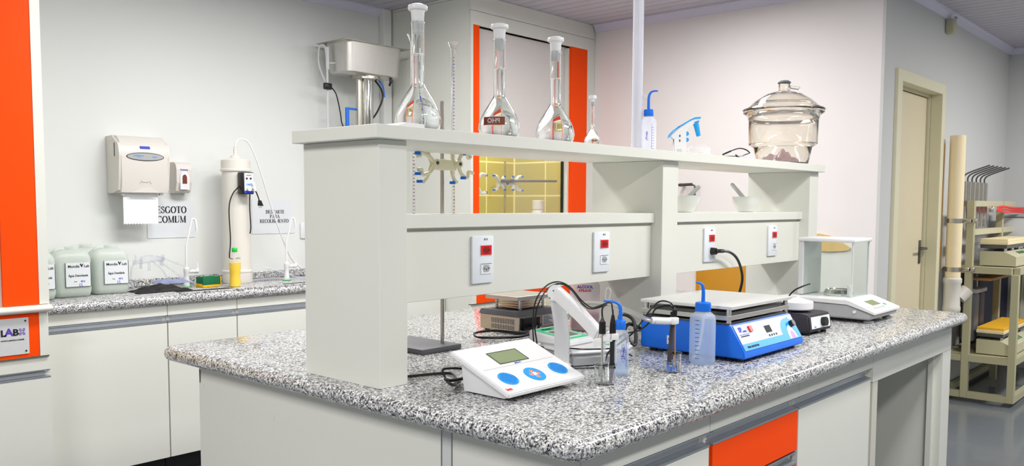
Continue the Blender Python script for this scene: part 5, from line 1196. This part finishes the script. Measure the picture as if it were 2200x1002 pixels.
# ---- white PVC vent pipe clamped to the rack
t = thing('vent_pipe', 'thick cream vertical vent pipe clamped to the metal rack beside the door', 'pipe', (6.405, 1.655, .62))
bm = NB(); lathe(bm, [(.0495, .246), (.0495, 1.21), (.044, 1.21), (.044, .246)], seg=36, close=True); obj('pipe_body', bm, 'pvc_cream', t)
bm = NB(); lathe(bm, [(.052, .005), (.058, .015), (.058, .04), (.054, .05), (.054, .20), (.060, .21), (.060, .235), (.050, .245), (.046, .245), (.046, .005)], seg=36, close=True); cyl(bm, (.05*rt.x, .05*rt.y, .10), (.105*rt.x, .105*rt.y, .16), .045, 24); obj('tee_fitting', bm, 'cream_plastic', t)
for z in (.285, .617):
    bm = NB(); lathe(bm, [(.0505, z), (.0515, z), (.0515, z+.03), (.0505, z+.03)], seg=36, close=True); box(bm, .045, .055, -.10, -.03, z+.003, z+.027, .001); box(bm, .045, .06, -.125, -.09, z+.0, z+.03, .002); obj('pipe_clamp', bm, 'steel', t)
# small box high on the wall
t = thing('wall_sounder', 'small beige box mounted on the wall just below the ceiling above the door', 'alarm box', (6.33, 1.743, 2.515))
bm = NB(); box(bm, 0, .08, -.05, 0, 0, .092, .006); obj('housing', bm, 'rack_beige_light', t); obj('bracket', box(NB(), .02, .06, -.060, -.047, .0925, .108, .002), 'mid_grey', t)

# ---- metal rack with laboratory equipment
t = thing('metal_rack', 'beige welded metal rack standing against the wall beside the door', 'rack', (6.46, 1.265, 0))
P4 = .045; L_ = 1.62
for a in (0, L_/2, L_-P4):
    obj('post', box(NB(), a, a+P4, 0, P4, .03, .895, .002), 'rack_beige', t, smooth=False)
    obj('post', box(NB(), a, a+P4, .285, .285+P4, .03, 1.39 if a < 1.3 else .94, .002), 'rack_beige', t, smooth=False)
for z in (.03, .285, .895):
    bm = NB(); box(bm, P4, L_-P4, .002, .040, z, z+.045); obj('front_rail', bm, 'rack_beige', t, smooth=False)
    bm = NB(); box(bm, .002, .042, P4, .284, z, z+.045); box(bm, .002, .042, .332, .455, z, z+.045); obj('end_rail', bm, 'rack_beige', t, smooth=False)
    obj('back_rail', box(NB(), .043, L_, .43, .465, z, z+.045), 'rack_beige', t, smooth=False)
obj('shelf_plate', box(NB(), .046, L_-.046, .046, .428, .920, .938), 'rack_beige', t, smooth=False)
obj('shelf_plate', box(NB(), .046, L_-.046, .046, .428, .305, .322), 'rack_beige', t, smooth=False)
for z in (1.35, 1.155): obj('upper_rail', box(NB(), P4, 1.25, .287, .322, z, z+.04), 'rack_beige_light', t, smooth=False)
# digestion tubes in the upper frame
CN = ('first', 'second', 'third', 'fourth', 'fifth', 'sixth')
for i in range(6):
    q = thing('condenser', CN[i]+' of the six bent-tipped condenser tubes in the rack frame, counted from the vent pipe', 'condenser', (6.60+i*.115, 1.66, 1.20), 0, 'condensers in the rack frame')
    obj('tube_body', cyl(NB(), (0, 0, 0), (0, 0, .325), .024, 16), 'steel', q)
    obj('inner_tube', cyl(NB(), (.034, .0, .0), (.034, 0, .32), .008, 10), 'copper', q)
    obj('bent_tip', tube(NB(), [(0, 0, .32), (0, 0, .355), (.01, -.03, .385), (.05, -.15, .435)], .0055, 8, 4), 'dark_steel', q)
t = thing('rubber_hose_bundle', 'bundle of red rubber hoses running along the rack', 'hose', (6.80, 1.50, 1.33))
for k_ in range(3): obj('red_hose', tube(NB(), [(0, .0, .0), (.2, .0-.01*k_, .02-.02*k_), (.6, .0, .01-.015*k_), (1.2, 0, .01-.02*k_)], .008, 8, 6), 'red', t)
obj('valve', box(NB(), -.10, 0, -.015, .015, -.02, .02, .006), 'chrome', t)
def hotplate(loc, label, m_top):
    t = thing('hot_plate', label, 'hot plate', loc, 0, 'hot plates on the rack'); t.scale = (1, .85, 1)
    bm = NB(); extr(bm, [(0, y, z) for y, z in ((.0, .006), (.26, .006), (.26, .105), (.09, .105), (.0, .070))], (.74, 0, 0)); obj('housing', bm, 'rack_beige_light', t, smooth=False)
    obj('heating_plate', box(NB(), .005, .735, .07, .262, .125, .15, .003), 'dark_steel', t, smooth=False)
    obj('insulating_top', box(NB(), 0, .74, .06, .265, .1505, .172, .003), 'cream_mat', t, smooth=False)
    obj('top_mat', box(NB(), .01, .73, .065, .262, .1725, .19, .003), m_top, t, smooth=False)
    for a in (.05, .25, .45, .65): obj('spacer', cyl(NB(), (a, .09, .1), (a, .09, .13), .012, 12), 'chrome', t)
    f = Fr((0, 0, .0702), (1, 0, 0), (0, .09, .035)); bm = NB()
    for a in range(4): rect(bm, f, .25+a*.06, .035, .275+a*.06, .07, 0, .003)
    obj('keys', bm, 'sponge_green', t, smooth=False)
    fr = Fr((0, -.0005, 0), (1, 0, 0), (0, 0, 1)); obj('sticker', rect(NB(), fr, .36, .02, .5, .05, 0, .0008), 'paper', t, smooth=False)
    return t
hotplate((6.60, 1.315, .9385), 'beige hot plate with a cream top on the upper shelf of the rack', 'cream_mat')
hotplate((6.60, 1.315, .3225), 'beige hot plate with a yellow top on the lower shelf of the rack', 'yellow_mat')
for i, a in enumerate((7.02, 7.14, 7.26)):
    q = thing('glass_flask', 'clear long-necked flask behind the hot plate on the rack, '+('nearest', 'middle', 'farthest')[i]+' of three', 'flask', (a, 1.655, .9385), 0, 'flasks on the rack')
    obj('glass_body', lathe(NB(), [(0, 0), (.045, 0), (.05, .02), (.03, .09), (.014, .14), (.014, .30+.05*i)], seg=20), 'clear_tube', q)
q = thing('storage_tub', 'translucent grey plastic tub behind the red hoses on the rack', 'tub', (7.45, 1.45, 1.1185)); q.location = (7.62, 1.40, .9385)
bm = NB(); box(bm, 0, .38, 0, .26, 0, .33, .012); obj('tub_body', bm, 'light_grey', q); bm = NB(); box(bm, -.01, .39, -.01, .27, .331, .35, .004); obj('tub_lid', bm, 'mid_grey', q)
bm = NB(); box(bm, 0, 1.15, 0, .02, .0, .555, .004); tag(obj('navy_panel', bm, 'navy', None, (6.98, 1.67, .335)), 'dark navy panel behind the rack between its two shelves', 'panel')
for i, (a, m_) in enumerate(((6.63, 'dark_grey'), (6.78, 'charcoal'))):
    q = thing('plastic_drum', 'grey plastic drum hanging behind the rack, '+('nearer the pipe' if i == 0 else 'farther from the pipe'), 'drum', (a, 1.60, .40), 0, 'drums behind the rack')
    obj('drum_body', box(NB(), 0, .12, -.04, .05, 0, .34, .015), m_, q); obj('drum_lid', box(NB(), -.01, .13, -.05, .06, .341, .37, .006), 'mid_grey', q)
    obj('hanger', box(NB(), .05, .07, 0, .012, .371, .49, .001), 'alu', q, smooth=False)
t = thing('wooden_tool_handles', 'row of tools with wooden handles lying under the upper shelf of the rack', 'tools', (6.56, 1.50, .93)); bpy.data.objects.remove(t)
tag(obj('tool_tray', box(NB(), 0, .5, 0, .12, 0, .018, .002), 'wood', None, (6.56, 1.45, .84)), 'narrow wooden tray under the upper shelf of the rack', 'tray')
bm = NB(); box(bm, 0, .016, -.02, 0, .9, 1.78, .003); tag(obj('wooden_pole', bm, 'wood', None, (6.347, 1.742, 0), smooth=False), 'narrow wooden strip leaning beside the door frame', 'strip')
